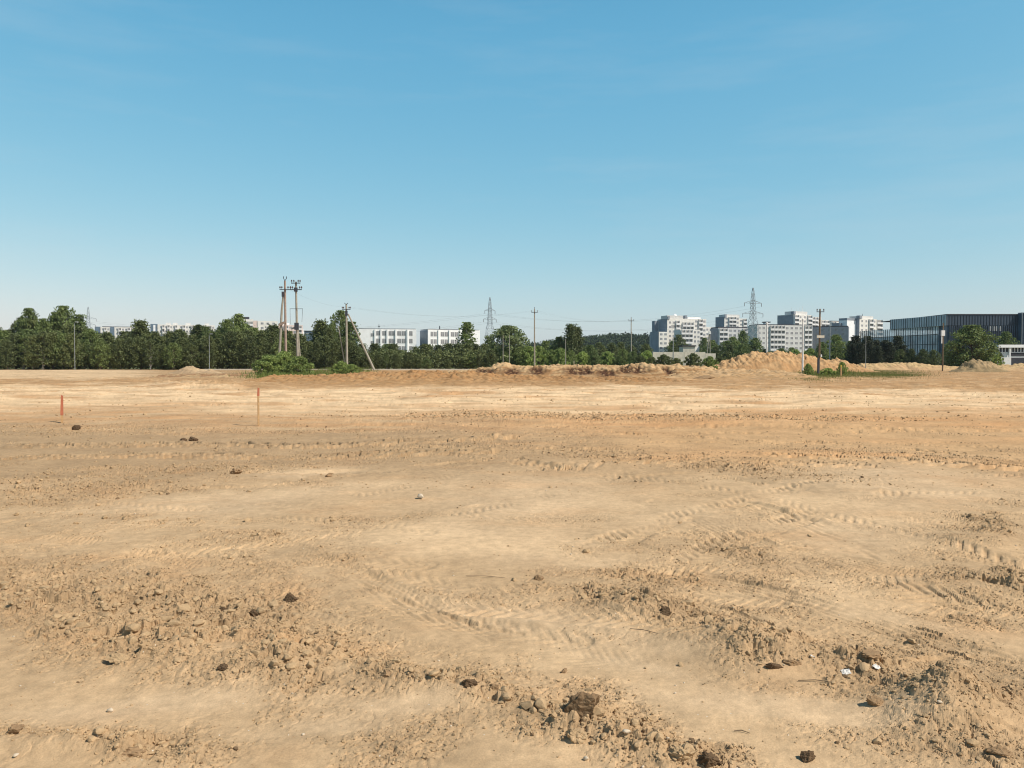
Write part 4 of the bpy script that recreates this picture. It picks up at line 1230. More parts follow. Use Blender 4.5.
# ------------------------------------------------------------------ pylons
def pylon(px, topy, d, lab, arms, bw, twp=.03, rz=.35):
    b = stand(px, d); b.z = .6; H = zt(topy, d)-b.z
    rt = empty("lattice_pylon", b, rz); tag(rt, lab, 'pylon', 'lattice power pylons')
    def wid(t):  # half width
        return bw*(1-t)+.55*t if t < .62 else (bw*.38+.34)*max(0, (1-t)/.38)**.55*.62+.12
    mb = MB(); lv = [0, .14, .27, .38, .47, .55, .62, .68, .74, .80, .86, .93, 1.0]; th = .11
    C4 = [(-1, -1), (1, -1), (1, 1), (-1, 1)]
    for i in range(len(lv)-1):
        w0, w1 = wid(lv[i]), wid(lv[i+1]); z0, z1 = lv[i]*H, lv[i+1]*H
        for k in range(4):
            a, c = C4[k], C4[(k+1) % 4]
            mb.bar((a[0]*w0, a[1]*w0, z0), (a[0]*w1, a[1]*w1, z1), th)
            mb.bar((a[0]*w0, a[1]*w0, z0), (c[0]*w1, c[1]*w1, z1), th*.6)
            mb.bar((c[0]*w0, c[1]*w0, z0), (a[0]*w1, a[1]*w1, z1), th*.6)
            mb.bar((a[0]*w1, a[1]*w1, z1), (c[0]*w1, c[1]*w1, z1), th*.6)
    mb.build("lattice_mast", M['pylon'], rt)
    ends = []
    for py, L in arms:
        z = zt(py, d)-b.z
        m2 = MB()
        for s in (-1, 1):
            for q in (-.4, .4):
                m2.bar((0, q, z), (s*L, 0, z+.1), .13); m2.bar((0, q, z+1.3), (s*L, 0, z+.15), .10)
            for t in (.3, .6): m2.bar((s*L*t, .4*(1-t), z+.05), (s*L*(t+.12), .4*(1-t-.12), z+1.3*(1-t-.12)), .07)
        m2.build("crossarm", M['pylon'], rt)
        for s in (-1, 1):
            MB().tube((s*L*.97, 0, z), (s*L*.97, 0, z-1.3), .10, .10, 6).build("insulator_string", M['ceramic'], rt)
            c, sn = math.cos(rz), math.sin(rz)
            ends.append(Vector((b.x+s*L*.97*c, b.y+s*L*.97*sn, b.z+z-1.3)))
    return ends


e1 = pylon(490, 297.5, 375, 'lattice pylon in the centre, between the second white building and the willow', [(311, 2.6), (319.5, 3.2)], 2.5)
e2 = pylon(752.5, 288, 335, 'largest lattice pylon, in front of the apartment towers', [(303.5, 4.4), (314, 5.2)], 2.6)
e3 = pylon(89, 307, 440, 'faint distant lattice pylon at far left behind the leafy trees', [(319, 4.0), (325, 3.5)], 2.6)
for i in range(4):
    wire(e1[i], e2[i], (0, 0, 0), 5, 'high voltage cable from the centre pylon to the largest pylon, %s %s side' % (('lower', 'upper')[i < 2], ('left', 'right')[i % 2]), .016)
    wire(e3[i], e1[i], (0, 0, 0), 7, 'high voltage cable from the far left pylon to the centre pylon, %s %s side' % (('lower', 'upper')[i < 2], ('left', 'right')[i % 2]), .016)


# ------------------------------------------------------------------ buildings
class Bld:
    """local frame: front face at y=0 facing -y, x to the right, depth +y"""
    def __init__(s, name, label, px, d, phi, cat='building', group=None):
        s.x = (px-CX)/FOC*d; s.d = d; s.phi = phi; s.nw = 0
        s.rt = empty(name, (s.x, d, .6), phi); tag(s.rt, label, cat, group)
        s.meshes = {}; s.count = 0
    def lx(s, px):
        """local x on the front line that the bearing px meets"""
        c, sn = math.cos(s.phi), math.sin(s.phi); k = (px-CX)/FOC
        return (k*s.d-s.x)/(c-k*sn)
    def lz(s, py, lx=0):
        dd = s.d+math.sin(s.phi)*lx
        return EYE+(HOR-py)/FOC*dd-.6
    def vol(s, x0, x1, z1, dep, m, y0=0, name='wall', z0=0):
        return MB().box(x0, x1, y0, y0+dep, z0, z1).build(name, M[m], s.rt)
    def unit(s, name, key, maker, m, loc):
        if key not in s.meshes:
            s.meshes[key] = maker().mesh(name); s.meshes[key].materials.append(M[m])
        o = mesh_obj(name, s.meshes[key], None, s.rt); o.location = loc; return o
    def window(s, x, z, w, h, y=0, fr='render_white', gl='glass'):
        if s.count >= 96: return
        s.count += 1
        fo = s.unit('window', ('f', w, h), lambda: MB().box(-w/2-.08, -w/2, -.06, .05, -.08, h+.08).box(w/2, w/2+.08, -.06, .05, -.08, h+.08)
                    .box(-w/2, w/2, -.06, .05, -.08, 0).box(-w/2, w/2, -.06, .05, h, h+.08).box(-.04, .04, -.04, .04, 0, h), fr, (x, y, z))
        k = ('p', w, h)
        if k not in s.meshes:
            s.meshes[k] = MB().box(-w/2, -.042, -.03, .03, 0.002, h-.002).box(.042, w/2, -.03, .03, 0.002, h-.002).mesh('pane'); s.meshes[k].materials.append(M[gl])
        mesh_obj('pane', s.meshes[k], None, fo)
    def balcony(s, x, z, w, h, y=0, dark='opening', pan='balcony'):
        o = s.unit('balcony', ('b', w, h), lambda: MB().box(-w/2, w/2, -1.0, -.9, 0, 1.05).box(-w/2, w/2, -1.0, .02, -.15, -.002).box(-w/2, -w/2+.1, -.9, .02, 0, h*.98).box(w/2-.1, w/2, -.9, .02, 0, h*.98), pan, (x, y, z))
        k = ('o', w, h)
        if k not in s.meshes:
            s.meshes[k] = MB().box(-w/2+.11, w/2-.11, -.03, .02, .02, h-.25).mesh('loggia_opening'); s.meshes[k].materials.append(M[dark])
        mesh_obj('loggia_opening', s.meshes[k], None, o)


def facade(b, x0, x1, zlo, zhi, pattern, fh=2.9, y=0, pan='balcony'):
    """pattern string per column: w window, b balcony, . blank"""
    n = len(pattern); cw = (x1-x0)/n
    nf = int((zhi-.4-zlo)/fh)
    for f in range(nf):
        z = zhi-.7-(f+1)*fh+.6
        if z < 0: break
        i = 0
        while i < n:
            c = pattern[i]
            xc = x0+(i+.5)*cw
            if c == 'w': b.window(xc, z+.7, min(1.7, cw*.55), 1.4, y)
            if c == 'b': b.balcony(xc, z, cw*.96, fh-.1, y, pan=pan)
            i += 1


# first white building
b = Bld('office_building', 'left of two long white buildings behind the pine belt, with a blank white end', 358, 350, R(8), group='white buildings behind the belt')
L = b.lx; Z = b.lz(329)
b.vol(0, L(416.5), Z, 12, 'render_white')
b.vol(.3, L(416.5)-.3, Z+.25, 11.4, 'roof_dark', .3, 'roof', Z+.003)
for q0, q1 in ((376,380.5),(382,386.5),(388.5,395),(397,406),(409,413)):
    xa, xb = L(q0), L(q1)
    for f in range(3):
        z = Z-1.9-f*3.3
        nn = max(1, round((xb-xa)/1.9)); w = round((xb-xa)/nn-.35, 2)
        for k in range(nn): b.window(xa+(k+.5)*(xb-xa)/nn, z-.9, w, 1.9, -.02, 'render_grey')
for q in (381.2, 387.4, 396, 407.5, 375.2):
    MB().box(L(q)-.3, L(q)+.3, -.55, -.003, 0, Z-.05).build('pier', M['render_white'], b.rt)
b.window(L(372.5), Z-3.2, 1.2, 1.3, -.02, 'render_grey'); b.window(L(372.5), Z-6.5, 1.2, 1.3, -.02, 'render_grey')
MB().tube((L(379), 3, Z+.25), (L(379), 3, Z+2.4), .12, .08).box(L(379)-.5, L(379)+.5, 2.8, 3.2, Z+1.2, Z+1.5).build('antenna', M['dark_metal'], b.rt)
MB().box(-1.3, -.003, 0, 9, 0, Z-.1).build('side_wing', M['dark_clad'], b.rt)
# second white building
b = Bld('office_building', 'right of two long white buildings behind the pine belt, with a grey-blue shaded end', 428, 350, R(24), group='white buildings behind the belt')
L = b.lx; Z = b.lz(329.5)
b.vol(0, L(480), Z, 11.5, 'render_white')
b.vol(.3, L(480)-.3, Z+.25, 10.9, 'roof_dark', .3, 'roof', Z+.003)
MB().box(-.06, -.003, .3, 11.3, 0, Z-.2).build('painted_shade_side', M['dark_clad'], b.rt)  # dark sheet paints shade over the white left end
for q0, q1 in ((430.5,437),(440.5,448.5),(450.5,458.5),(462,470)):
    xa, xb = L(q0), L(q1)
    for f in range(3):
        z = Z-2.0-f*3.3
        nn = max(1, round((xb-xa)/1.9)); w = round((xb-xa)/nn-.35, 2)
        for k in range(nn): b.window(xa+(k+.5)*(xb-xa)/nn, z-.9, w, 1.9, -.02, 'render_grey')
for q in (438.7, 449.5, 460):
    MB().box(L(q)-.35, L(q)+.35, -.55, -.003, 0, Z-.05).build('pier', M['render_white'], b.rt)
MB().tube((L(442), 3, Z+.25), (L(442), 3, Z+1.8), .25, .2).build('roof_vent', M['dark_metal'], b.rt)

# left pale apartment blocks
b = Bld('apartment_block', 'low pale apartment block at far left with a dark blue end', 101, 560, R(20), group='pale apartment blocks behind the belt')
L = b.lx; Z = b.lz(327)
b.vol(0, L(134), Z, 12, 'render_cream'); b.vol(-3.6, -.003, Z+.2, 9, 'dark_clad', .5, 'stair_tower')
b.vol(L(111), L(115), Z+.1, 1, 'dark_clad', -.6, 'stair_strip'); b.vol(1, L(133), Z+.5, 10, 'roof_dark', 1, 'roof', Z+.003)
facade(b, L(102), L(110), 2, Z, 'wbw'); facade(b, L(116), L(134), 2, Z, 'wbwwbw')
b = Bld('apartment_block', 'long pale apartment block at left with dark blue end and roof boxes', 158, 540, R(20), group='pale apartment blocks behind the belt')
L = b.lx; Z = b.lz(324.5)
b.vol(0, L(215), Z, 12, 'render_cream'); b.vol(-4.4, -.003, Z+.3, 10, 'dark_clad', .4, 'stair_tower')
MB().box(-2.6, -1.3, .15, .36, Z-5, Z-.4).build('white_strip', M['render_white'], b.rt)
facade(b, L(160), L(178), 4, Z, 'wbwbwwb'); facade(b, L(180), L(215), 4, Z, 'wbwwbwwbwwbw')
for q in (166, 173, 186, 205): MB().box(L(q), L(q)+3, 3, 6, Z+.003, Z+1.4).build('roof_house', M['render_grey'], b.rt)
b = Bld('apartment_block', 'pale apartment block seen left of the twin poles', 258, 520, R(20), group='pale apartment blocks behind the belt')
L = b.lx; Z = b.lz(321)
b.vol(0, L(278), Z, 12, 'render_cream'); b.vol(-2.6, -.003, Z+.2, 9, 'pink_panel', .5, 'stair_tower')
b.vol(-9, -2.605, Z+1, 9, 'render_cream', .8, 'wall'); MB().box(-9, -5, 2, 6, Z+1.003, Z+2.6).build('roof_house', M['roof_dark'], b.rt)
facade(b, -8.8, -2.9, 4, Z, 'wb', y=.8); facade(b, 1, L(277), 4, Z, 'www')
b = Bld('apartment_block', 'pale apartment block seen between and right of the twin poles', 279, 530, R(20), group='pale apartment blocks behind the belt')
L = b.lx; Z = b.lz(325)
b.vol(0, L(303), Z, 12, 'pink_panel'); facade(b, .5, L(302), 4, Z, 'wbwwb'); MB().box(3, 7, 3, 6, Z+.003, Z+1.5).build('roof_house', M['render_white'], b.rt)
b.vol(L(303)+.005, L(304.5), Z-3, 8, 'render_white', 1, 'end_wall')
b = Bld('low_building', 'low dark blue building glimpsed right of the twin poles', 304.5, 420, R(5), group=None)
b.vol(0, b.lx(318), b.lz(331.5), 10, 'dark_clad'); MB().box(0, b.lx(318), -.3, -.003, b.lz(334), b.lz(333)).build('facade_band', M['galv'], b.rt)
MB().box(-.3, b.lx(318)+.3, -.3, 10.3, b.lz(331.5)+.003, b.lz(331.5)+.4).build('roof', M['roof_dark'], b.rt)

# leftmost apartment tower
G = 'apartment towers on the skyline'
b = Bld('apartment_tower', 'leftmost stepped apartment tower with a white roof dome', 667, 520, R(17), group=G)
L = b.lx
Zt = b.lz(318.5)
b.vol(0, L(706), Zt, 14, 'render_cream'); facade(b, L(668), L(679), 6, Zt-1, 'wwb'); facade(b, L(682), L(693), b.lz(345), Zt-2, 'bbb'); facade(b, L(694), L(706), 6, Zt, 'wbw')
Za = b.lz(332); b.vol(-6.5, -.004, Za, 13, 'render_cream', -1.0, 'wall'); facade(b, -6.3, -.2, 4, Za, 'ww', y=-1.0)
Zb = b.lz(320); b.vol(-2.6, -.006, Zb, 4, 'tower_side', 12.5, 'stair_tower')
MB().box(-6.6, -6.503, -.8, 11, 0, Za+.4).build('painted_shade_side', M['tower_side'], b.rt)  # dark sheets here and below paint shade on the left sides
MB().box(-.06, -.003, .1, 12, Za+.01, Zt-.1).build('painted_shade_side', M['tower_side'], b.rt)
MB().box(.2, L(683), .4, 9, Zt+.003, Zt+2.0).build('roof_house', M['render_grey'], b.rt)
MB().box(L(685), L(687), .2, 3, Zt+.003, Zt+2.2).box(.2, 1.6, -.4, -.01, Zt-.6, Zt+1.6).build('roof_vent', M['tower_side'], b.rt)
MB().box(L(688), L(701), 1, 9, Zt+.003, Zt+1.2).build('penthouse', M['render_white'], b.rt)
md = MB(); 
for k in range(5): md.tube((L(677.5), 4, Zt+2.003+k*.28), (L(677.5), 4, Zt+2.003+(k+1)*.28), 1.5*math.cos(k*.3), 1.5*math.cos((k+1)*.3), 12)
md.build('roof_dome', M['render_white'], b.rt)
Zc = b.lz(327, 26); b.vol(L(706)+.004, L(714), Zc, 12, 'render_cream', 1.5, 'wall'); facade(b, L(706.5), L(713.5), 6, Zc, 'ww', y=1.5)
MB().box(L(671), L(681), -.08, -.003, b.lz(328), b.lz(325)).build('dark_band', M['opening'], b.rt)
# front lower wing of the same tower
b2 = Bld('apartment_block', 'lower bright wing with balconies in front of the leftmost tower', 680, 505, R(17), group=G)
Z2 = b2.lz(329.5); b2.vol(0, b2.lx(700), Z2, 8, 'render_cream'); facade(b2, .4, b2.lx(692), b2.lz(347), Z2, 'bbb'); facade(b2, b2.lx(693), b2.lx(700), b2.lz(347), Z2, 'ww')

b = Bld('apartment_tower', 'second apartment tower from the left with shade painted dark blue on its side', 724, 600, R(18), group=G)
L = b.lx; Zt = b.lz(316.5)
b.vol(0, L(739), Zt, 12, 'render_cream'); facade(b, .5, L(739), 8, Zt, 'wbbw')
MB().box(-.06, -.003, .1, 12, 3, Zt-.1).build('painted_shade_side', M['tower_side'], b.rt)  # shade of the left side put into a dark sheet
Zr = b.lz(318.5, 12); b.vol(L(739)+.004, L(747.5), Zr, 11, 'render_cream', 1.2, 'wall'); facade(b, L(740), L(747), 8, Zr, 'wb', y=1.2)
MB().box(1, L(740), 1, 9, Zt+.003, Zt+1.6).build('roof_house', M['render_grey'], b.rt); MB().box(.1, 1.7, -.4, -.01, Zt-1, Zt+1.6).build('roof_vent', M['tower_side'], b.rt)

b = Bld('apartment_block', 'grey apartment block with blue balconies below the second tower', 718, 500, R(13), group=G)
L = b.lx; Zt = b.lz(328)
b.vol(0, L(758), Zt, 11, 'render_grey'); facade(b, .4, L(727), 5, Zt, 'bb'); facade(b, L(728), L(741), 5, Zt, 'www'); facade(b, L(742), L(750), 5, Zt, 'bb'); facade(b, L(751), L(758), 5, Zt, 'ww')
MB().box(-.06, -.003, .1, 10.5, 0, Zt-.1).build('painted_shade_side', M['tower_side'], b.rt); b.vol(.3, L(757), Zt+.7, 10, 'roof_dark', .4, 'roof', Zt+.003)  # left side darkened by a shade-coloured sheet

b = Bld('apartment_block', 'long grey five-storey apartment block right of the largest pylon', 757, 460, R(12), group=G)
L = b.lx; Zt = b.lz(325)
b.vol(0, L(812), Zt, 11, 'render_grey')
for a0, a1, pt in ((757.5,761,'w'),(761.5,769,'ww'),(769.5,784,'bbbb'),(784.5,803,'wwww'),(803.5,811,'bb')): facade(b, L(a0), L(a1), 4, Zt, pt)
b.vol(.3, L(811), Zt+.5, 10, 'roof_dark', .4, 'roof', Zt+.003)
MB().box(L(767), L(771), 2, 5, Zt+.505, Zt+1.6).build('roof_house', M['render_white'], b.rt)
MB().box(L(766), L(772), 1.8, 5.2, Zt+1.603, Zt+2.1).build('roof_cap', M['roof_dark'], b.rt)

b = Bld('apartment_tower', 'third apartment tower, with antennas on its roof and shade painted dark blue on its side', 793, 560, R(32), group=G)
L = b.lx; Zt = b.lz(314.5)
b.vol(0, L(811), Zt, 14, 'render_cream'); facade(b, .3, L(811), 10, Zt, 'bwwb')
MB().box(-.06, -.003, .1, 13.5, 0, Zt-.3).build('painted_shade_side', M['tower_side'], b.rt)  # shade painted on the left side as a dark sheet
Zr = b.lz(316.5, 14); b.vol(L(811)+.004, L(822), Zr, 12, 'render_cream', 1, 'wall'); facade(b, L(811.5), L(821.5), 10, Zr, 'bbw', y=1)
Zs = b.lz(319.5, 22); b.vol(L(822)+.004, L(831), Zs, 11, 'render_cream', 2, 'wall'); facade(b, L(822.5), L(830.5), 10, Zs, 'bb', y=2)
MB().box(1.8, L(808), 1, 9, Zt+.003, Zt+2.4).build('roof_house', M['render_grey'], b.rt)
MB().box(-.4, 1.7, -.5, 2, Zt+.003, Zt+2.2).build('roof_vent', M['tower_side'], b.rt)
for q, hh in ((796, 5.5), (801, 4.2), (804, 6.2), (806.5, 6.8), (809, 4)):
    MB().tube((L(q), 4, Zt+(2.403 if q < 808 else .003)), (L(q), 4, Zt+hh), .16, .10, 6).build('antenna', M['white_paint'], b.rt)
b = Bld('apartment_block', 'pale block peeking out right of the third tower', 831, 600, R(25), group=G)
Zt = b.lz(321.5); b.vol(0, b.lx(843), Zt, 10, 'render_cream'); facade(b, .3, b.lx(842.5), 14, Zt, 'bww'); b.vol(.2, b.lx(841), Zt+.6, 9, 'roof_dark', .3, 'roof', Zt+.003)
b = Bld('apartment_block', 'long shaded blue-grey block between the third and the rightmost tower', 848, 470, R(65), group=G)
Zt = b.lz(326, -10); b.vol(0, 10, Zt, 46, 'tower_side'); b.vol(.3, 9.7, Zt+.6, 45, 'roof_dark', .4, 'roof', Zt+.003)  # wall colour already holds the block's shade
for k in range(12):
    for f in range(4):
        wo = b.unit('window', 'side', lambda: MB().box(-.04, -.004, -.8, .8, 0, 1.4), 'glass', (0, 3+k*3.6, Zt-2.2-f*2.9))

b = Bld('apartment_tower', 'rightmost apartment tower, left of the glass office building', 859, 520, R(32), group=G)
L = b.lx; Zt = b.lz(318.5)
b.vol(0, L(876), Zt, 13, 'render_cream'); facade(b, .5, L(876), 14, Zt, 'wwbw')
MB().box(-.06, -.003, .1, 12, 3, Zt-.1).build('painted_shade_side', M['tower_side'], b.rt)  # dark sheet stands in for shade on the left side
Zl = b.lz(320.5); b.vol(-9.5, -.07, Zl, 6, 'render_white', 2.5, 'wall'); MB().box(-9.6, -.08, 2.4, 8.4, Zl+.003, Zl+1.4).build('roof_cap', M['tower_side'], b.rt)
b.vol(L(876)+.004, L(882.5), Zt-.4, 11, 'render_cream', .6, 'wall'); facade(b, L(876.3), L(882), 14, Zt, 'b', y=.6)
MB().box(2.2, L(874), 1, 9, Zt+.003, Zt+1.8).build('roof_house', M['render_grey'], b.rt); MB().box(-.5, 2.1, -.4, 2, Zt+.003, Zt+1.9).build('roof_vent', M['tower_side'], b.rt)
MB().tube((L(866), 3, Zt+1.803), (L(866), 3, Zt+3.4), .2, .1, 6).build('antenna', M['dark_metal'], b.rt)
b.vol(-12, -9.7, b.lz(323), 6, 'tower_side', 6, 'stair_tower')

# concrete wall and hut
d = 152; x0 = (653-CX)/FOC*d; x1 = (716-CX)/FOC*d; z0 = .5; z1 = zt(352, d)
rt = empty('concrete_wall', ((x0+x1)/2, d, z0)); tag(rt, 'pale concrete panel wall in front of the leftmost apartment tower', 'wall')
n = 6; w = (x1-x0)/n
for k in range(n):
    if k == 5: top = (z1-z0)*.92
    else: top = z1-z0
    xa = -(x1-x0)/2+k*w
    MB().box(xa+.06, xa+w-.06, 0, .15, 0, top).build('panel', M['concrete_wall'], rt)
    MB().box(xa-.058, xa+.058, -.05, .2, 0, top+.05).build('wall_post', M['concrete_wall'], rt)
d = 165; rt = empty('hut', ((683-CX)/FOC*d, d, .5)); tag(rt, 'small square pale hut with a flat dark roof behind the concrete wall', 'hut')
W_ = 12*d/FOC; hz_ = zt(346.5, d)-.5
MB().box(0, W_, 0, 4, 0, hz_).build('wall', M['concrete_wall'], rt); MB().box(-.2, W_+.2, -.2, 4.2, hz_+.003, hz_+.25).build('roof', M['roof_dark'], rt)
MB().box(W_*.55, W_*.8, -.03, -.003, .2, 2.2).build('door', M['wood'], rt)

# parked vehicles glimpsed left of the hut
def vehicle(px, d, w, h, lab, m, group='vehicles parked behind the plot'):
    rt = empty('parked_van', ((px-CX)/FOC*d, d, .62)); tag(rt, lab, 'van', group)
    mb = MB()
    prof = [(-w/2, .35), (-w/2, h*.55), (-w/2+w*.10, h*.62), (-w/2+w*.24, h*.97), (w/2-.1, h), (w/2, h*.9), (w/2, .35)]
    n = len(prof); bb = len(mb.v)
    for yy in (0, 1.8): mb.v += [(p[0], yy, p[1]) for p in prof]
    mb.f.append(tuple(range(n))); mb.f.append(tuple(reversed(range(n, 2*n))))
    for i in range(n): j = (i+1) % n; mb.f.append((i, i+n, j+n, j))
    mb.build('body', M[m], rt)
    MB().box(-w/2+w*.26, w/2-w*.45, -.02, -.003, h*.62, h*.9).build('window', M['glass'], rt)
    for s in (-1, 1):
        wh = MB().tube((s*w*.32, -.06, .35), (s*w*.32, .2, .35), .35, .35, 14).build('wheel', M['dark_metal'], rt)
        MB().tube((s*w*.32, -.09, .35), (s*w*.32, -.062, .35), .19, .19, 12).build('rim', M['galv'], wh)
vehicle(991.5, 142, 2.2, 1.75, 'small white van parked below the large round tree', 'white_paint')
vehicle(1003, 146, 2.9, 2.2, 'white van parked in front of the low white building', 'white_paint')
vehicle(679, 158, 4.6, 1.6, 'dark car behind the concrete wall, left of the hut', 'dark_clad')

# low white building at the right edge
d = 152; rt = empty('white_pavilion', ((997-CX)/FOC*d, d, .6)); tag(rt, 'low white building with a row of narrow dark windows at the right edge', 'building')
k = d/FOC; zr = zt(345, d)-.6; W_ = 44*k
MB().box(.3, W_, .3, 6, 0, zr-.5).build('wall', M['render_white'], rt)
MB().box(0, W_+.3, -.3, 6.3, zr-.497, zr+.05).build('roof', M['render_white'], rt)
zw1 = zt(347.5, d)-.6; zw0 = zt(352, d)-.6
q = 1000
while q < 1040:
    xa = (q-997)*k
    fo = MB().box(xa-.06, xa-.001, .2, .29, zw0, zw1).box(xa+.40, xa+.46, .2, .29, zw0, zw1).build('window', M['render_white'], rt)
    MB().box(xa, xa+.40, .25, .297, zw0, zw1).build('pane', M['roof_dark'], fo); q += 3.1
MB().box((1010-997)*k, W_, .22, .297, zt(356, d)-.6, zt(352.8, d)-.6).build('lower_glazing', M['roof_dark'], rt)
MB().box((1010-997)*k, W_, .20, .297, .2, zt(357.5, d)-.6).build('plinth', M['roof_dark'], rt)
MB().box((1008.5-997)*k, (1009.8-997)*k, -.2, .1, 0, zr-.5).build('pillar', M['render_white'], rt)

# ------------------------------------------------------------------ glass office building
cx_, cy_ = (948-CX)/FOC*200, 200.0
rt = empty('glass_office_building', (cx_, cy_, .6), 0)
tag(rt, 'long dark glass office building with an overhanging top storey, at right', 'building')
zc = zt(315, 200)-.6; zu = zt(325.5, 200)-.6
ang = math.atan2(20, -4.0)
def wallbox(mb, p, q, t, z0, z1, out=0.0):
    """vertical slab from p to q, thickness t behind the face, pushed out by `out` to the left of q->p"""
    p = Vector((p[0], p[1], 0)); q = Vector((q[0], q[1], 0)); dr = (q-p).normalized(); nn = Vector((dr.y, -dr.x, 0))
    pts = [p+nn*out, q+nn*out, q+nn*(out-t), p+nn*(out-t)]
    b = len(mb.v)
    for z in (z0, z1): mb.v += [(v.x, v.y, z) for v in pts]
    mb.f += [(b, b+1, b+2, b+3), (b+7, b+6, b+5, b+4), (b, b+4, b+5, b+1), (b+1, b+5, b+6, b+2), (b+2, b+6, b+7, b+3), (b+3, b+7, b+4, b)]
    return mb
# left facade runs back-left from the corner, outward normal to the left
Lend = (-6.9, 34.5); Uend = (-4.1, 21.0)
def lp(t, e=Lend): return (e[0]*t, e[1]*t)
lowc = (-.8, 3.4)
zs0 = zt(334, 200)-.6
wallbox(MB(), Lend, lowc, .4, 0, zs0).build('left_glass_wall', M['facade_glass'], rt)
wallbox(MB(), Lend, lowc, .25, zs0+.004, zu-.01).build('parapet_screen', M['screen'], rt)
wallbox(MB(), (Uend[0]-.5, Uend[1]), (-.5, 0), 1.0, zu, zc).build('upper_storey', M['slab_side'], rt)
mu = MB()
for e0, e1, z0, z1, nn, off in ((Lend, lowc, 0, zu-.02, 34, .12), ((Uend[0]-.5, Uend[1]), (-.5, 0), zu+.02, zc-.05, 24, .10)):
    for i in range(nn+1):
        t = i/nn; x = e0[0]+(e1[0]-e0[0])*t; y_ = e0[1]+(e1[1]-e0[1])*t
        mu.box(x-.02-off, x-.003, y_-.03, y_+.03, z0, z1)
for z in (3.2, 6.0, zs0): wallbox(mu, Lend, lowc, .1, z, z+.12, .16)
mu.build('left_mullions', M['mullion'], rt)
MB().box(-.3, 30, .4, 30, 0, zs0-.05).build('core', M['dark_glass'], rt)
MB().box(-.28, 30, .42, 4.2, zs0-.04, zu-.02).build('corner_core', M['dark_glass'], rt)
MB().box(-.45, 28.5, 0, 30, zu, zc-.01).build('top_storey_core', M['front_clad'], rt)
MB().box(-.5, 60, -.15, 35, zc, zc+.22).build('roof', M['roof_dark'], rt)
MB().box(.1, 30, .1, .36, .1, zu-.03).build('front_glass_wall', M['dark_glass'], rt)
m3 = MB()
for i in range(60): m3.box(.2+i*.5, .27+i*.5, -.06, .09, .1, zu-.05)
for i in range(40): m3.box(.1+i*.72, .17+i*.72, -.09, -.003, zu+.05, zc-.1)
m3.build('front_mullions', M['mullion'], rt)
for i, q in enumerate((988.5, 992, 995, 998.5)):
    x = (q-948)/FOC*200; MB().box(x, x+.55, .05, .095, zt(331, 200)-.6, zt(325.9, 200)-.7).build('blind', M['blind'], rt)
xs = (1016.5-948)/FOC*200
MB().box(xs, 60, -1.6, -.16, 0, zt(312.5, 198)-.6).build('right_block', M['dark_glass'], rt)
m4 = MB()
for i in range(40): m4.box(xs+i*.6, xs+i*.6+.09, -1.85, -1.61, 0, zt(312.5, 198)-.7)
m4.build('right_fins', M['galv'], rt)

# ------------------------------------------------------------------ air
hm = bpy.data.materials.new("haze_air"); hm.use_nodes = True; hn = hm.node_tree; hn.nodes.clear()
ho_ = hn.nodes.new("ShaderNodeOutputMaterial"); pv = hn.nodes.new("ShaderNodeVolumePrincipled")
pv.inputs["Color"].default_value = (.80, .90, 1.0, 1); pv.inputs["Density"].default_value = .00009; pv.inputs["Anisotropy"].default_value = .0
hn.links.new(pv.outputs[0], ho_.inputs["Volume"])
hz_o = MB().box(-2600, 2600, -2600, 2600, -3, 60).build("haze", hm)
tag(hz_o, 'thin pale summer haze over the whole plot and town', 'haze', kind='stuff')

# ------------------------------------------------------------------ light, sky
EL, AZ = 48.0, 117.0
w = bpy.data.worlds.new("World"); sc.world = w; w.use_nodes = True
nt = w.node_tree; bg = nt.nodes["Background"]
sky = nt.nodes.new("ShaderNodeTexSky"); sky.sky_type = 'NISHITA'; sky.sun_disc = False
sky.sun_elevation = R(EL); sky.sun_rotation = R(AZ); sky.altitude = 100
sky.air_density = 1.0; sky.dust_density = 1.0; sky.ozone_density = 2.0
STR = .15
# response of the phone camera to the clear sky: contrast per channel
sp = N(nt, "ShaderNodeSeparateColor"); cb = N(nt, "ShaderNodeCombineColor"); nt.links.new(sky.outputs[0], sp.inputs[0])
for i, (g, k) in enumerate(((1.22, 1.0), (.60, .825), (.36, .805))):
    a = N(nt, "ShaderNodeMath", operation='MULTIPLY'); a.inputs[1].default_value = STR; nt.links.new(sp.outputs[i], a.inputs[0])
    p = N(nt, "ShaderNodeMath", operation='POWER'); p.inputs[1].default_value = g; nt.links.new(a.outputs[0], p.inputs[0])
    m = N(nt, "ShaderNodeMath", operation='MULTIPLY'); m.inputs[1].default_value = k/STR; nt.links.new(p.outputs[0], m.inputs[0])
    nt.links.new(m.outputs[0], cb.inputs[i])
tcw = N(nt, "ShaderNodeTexCoord"); sw = N(nt, "ShaderNodeSeparateXYZ"); nt.links.new(tcw.outputs["Generated"], sw.inputs[0])
zr_ = N(nt, "ShaderNodeMapRange", interpolation_type='SMOOTHSTEP'); nt.links.new(sw.outputs[2], zr_.inputs["Value"])
for k, v in (("From Min", .36), ("From Max", .85), ("To Min", 1.0), ("To Max", .16)): zr_.inputs[k].default_value = v
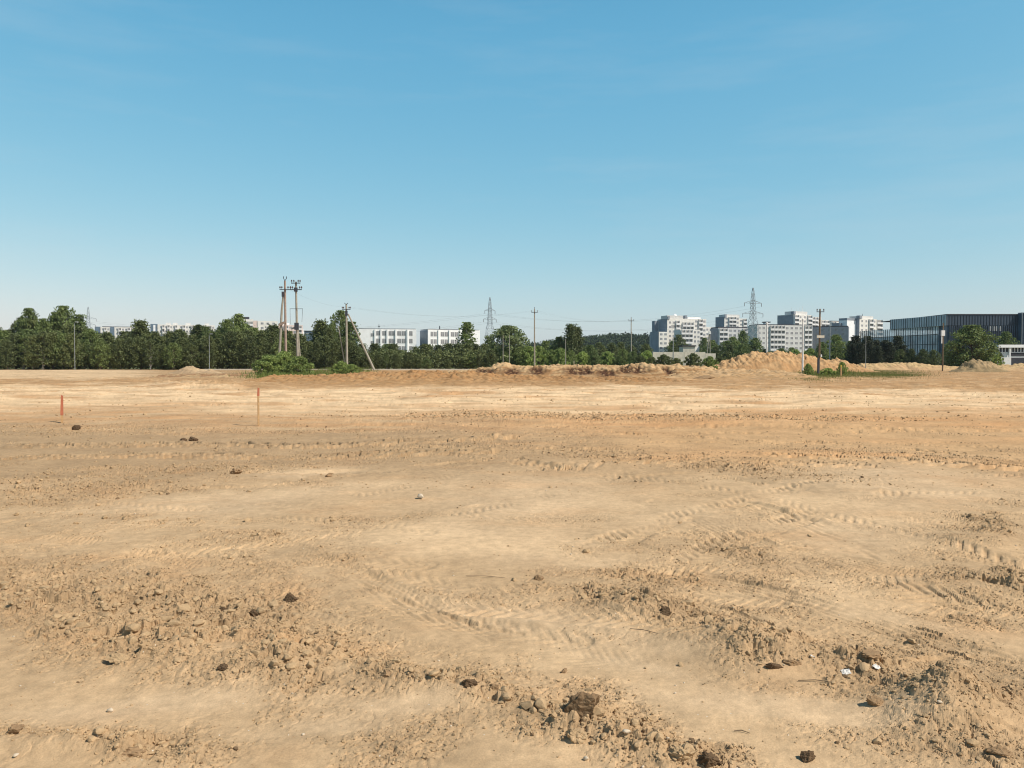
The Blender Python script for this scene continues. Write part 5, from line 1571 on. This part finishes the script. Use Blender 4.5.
# faint wisps of high cloud
wm = N(nt, "ShaderNodeMapping"); wm.inputs["Scale"].default_value = (1.6, 1.6, 11.0); wm.inputs["Rotation"].default_value = (0, R(7), 0)
nt.links.new(tcw.outputs["Generated"], wm.inputs[0])
wn = N(nt, "ShaderNodeTexNoise", Scale=1.7, Detail=5.0, Roughness=.6); nt.links.new(wm.outputs[0], wn.inputs["Vector"])
wr = N(nt, "ShaderNodeMapRange"); nt.links.new(wn.outputs["Fac"], wr.inputs["Value"])
for k, v in (("From Min", .50), ("From Max", .80), ("To Min", 0.0), ("To Max", .17)): wr.inputs[k].default_value = v
wx = N(nt, "ShaderNodeMix", data_type='RGBA'); nt.links.new(wr.outputs[0], wx.inputs[0]); nt.links.new(cb.outputs[0], wx.inputs[6]); wx.inputs[7].default_value = (4.2, 4.7, 5.0, 1)
dk = N(nt, "ShaderNodeVectorMath", operation='SCALE'); nt.links.new(wx.outputs[2], dk.inputs[0]); nt.links.new(zr_.outputs[0], dk.inputs["Scale"])
tz_ = N(nt, "ShaderNodeMapRange"); nt.links.new(sw.outputs[2], tz_.inputs["Value"])
for k, v in (("From Min", .40), ("From Max", .9), ("To Min", 1.0), ("To Max", .72)): tz_.inputs[k].default_value = v
tc_ = N(nt, "ShaderNodeCombineXYZ"); tc_.inputs[0].default_value = 1.0; tc_.inputs[2].default_value = 1.0; nt.links.new(tz_.outputs[0], tc_.inputs[1])
vm_ = N(nt, "ShaderNodeVectorMath", operation='MULTIPLY'); nt.links.new(dk.outputs[0], vm_.inputs[0]); nt.links.new(tc_.outputs[0], vm_.inputs[1])
nt.links.new(vm_.outputs[0], bg.inputs["Color"]); bg.inputs["Strength"].default_value = STR
sd = bpy.data.lights.new("sun", 'SUN'); sd.energy = 4.85; sd.angle = R(.5); sd.color = (1.0, .94, .84)
so = bpy.data.objects.new("sun", sd); COL.objects.link(so)
S = Vector((math.sin(R(AZ))*math.cos(R(EL)), math.cos(R(AZ))*math.cos(R(EL)), math.sin(R(EL))))
so.rotation_euler = S.to_track_quat('Z', 'Y').to_euler(); so.location = S*50

sc.view_settings.view_transform = 'Standard'; sc.view_settings.look = 'None'
sc.view_settings.exposure = 0.0; sc.view_settings.gamma = 1.0; sc.view_settings.use_curve_mapping = False
sc.cycles.filter_width = 1.1
sc.cycles.max_bounces = 5; sc.cycles.diffuse_bounces = 3; sc.cycles.glossy_bounces = 3
sc.cycles.transmission_bounces = 3; sc.cycles.transparent_max_bounces = 4
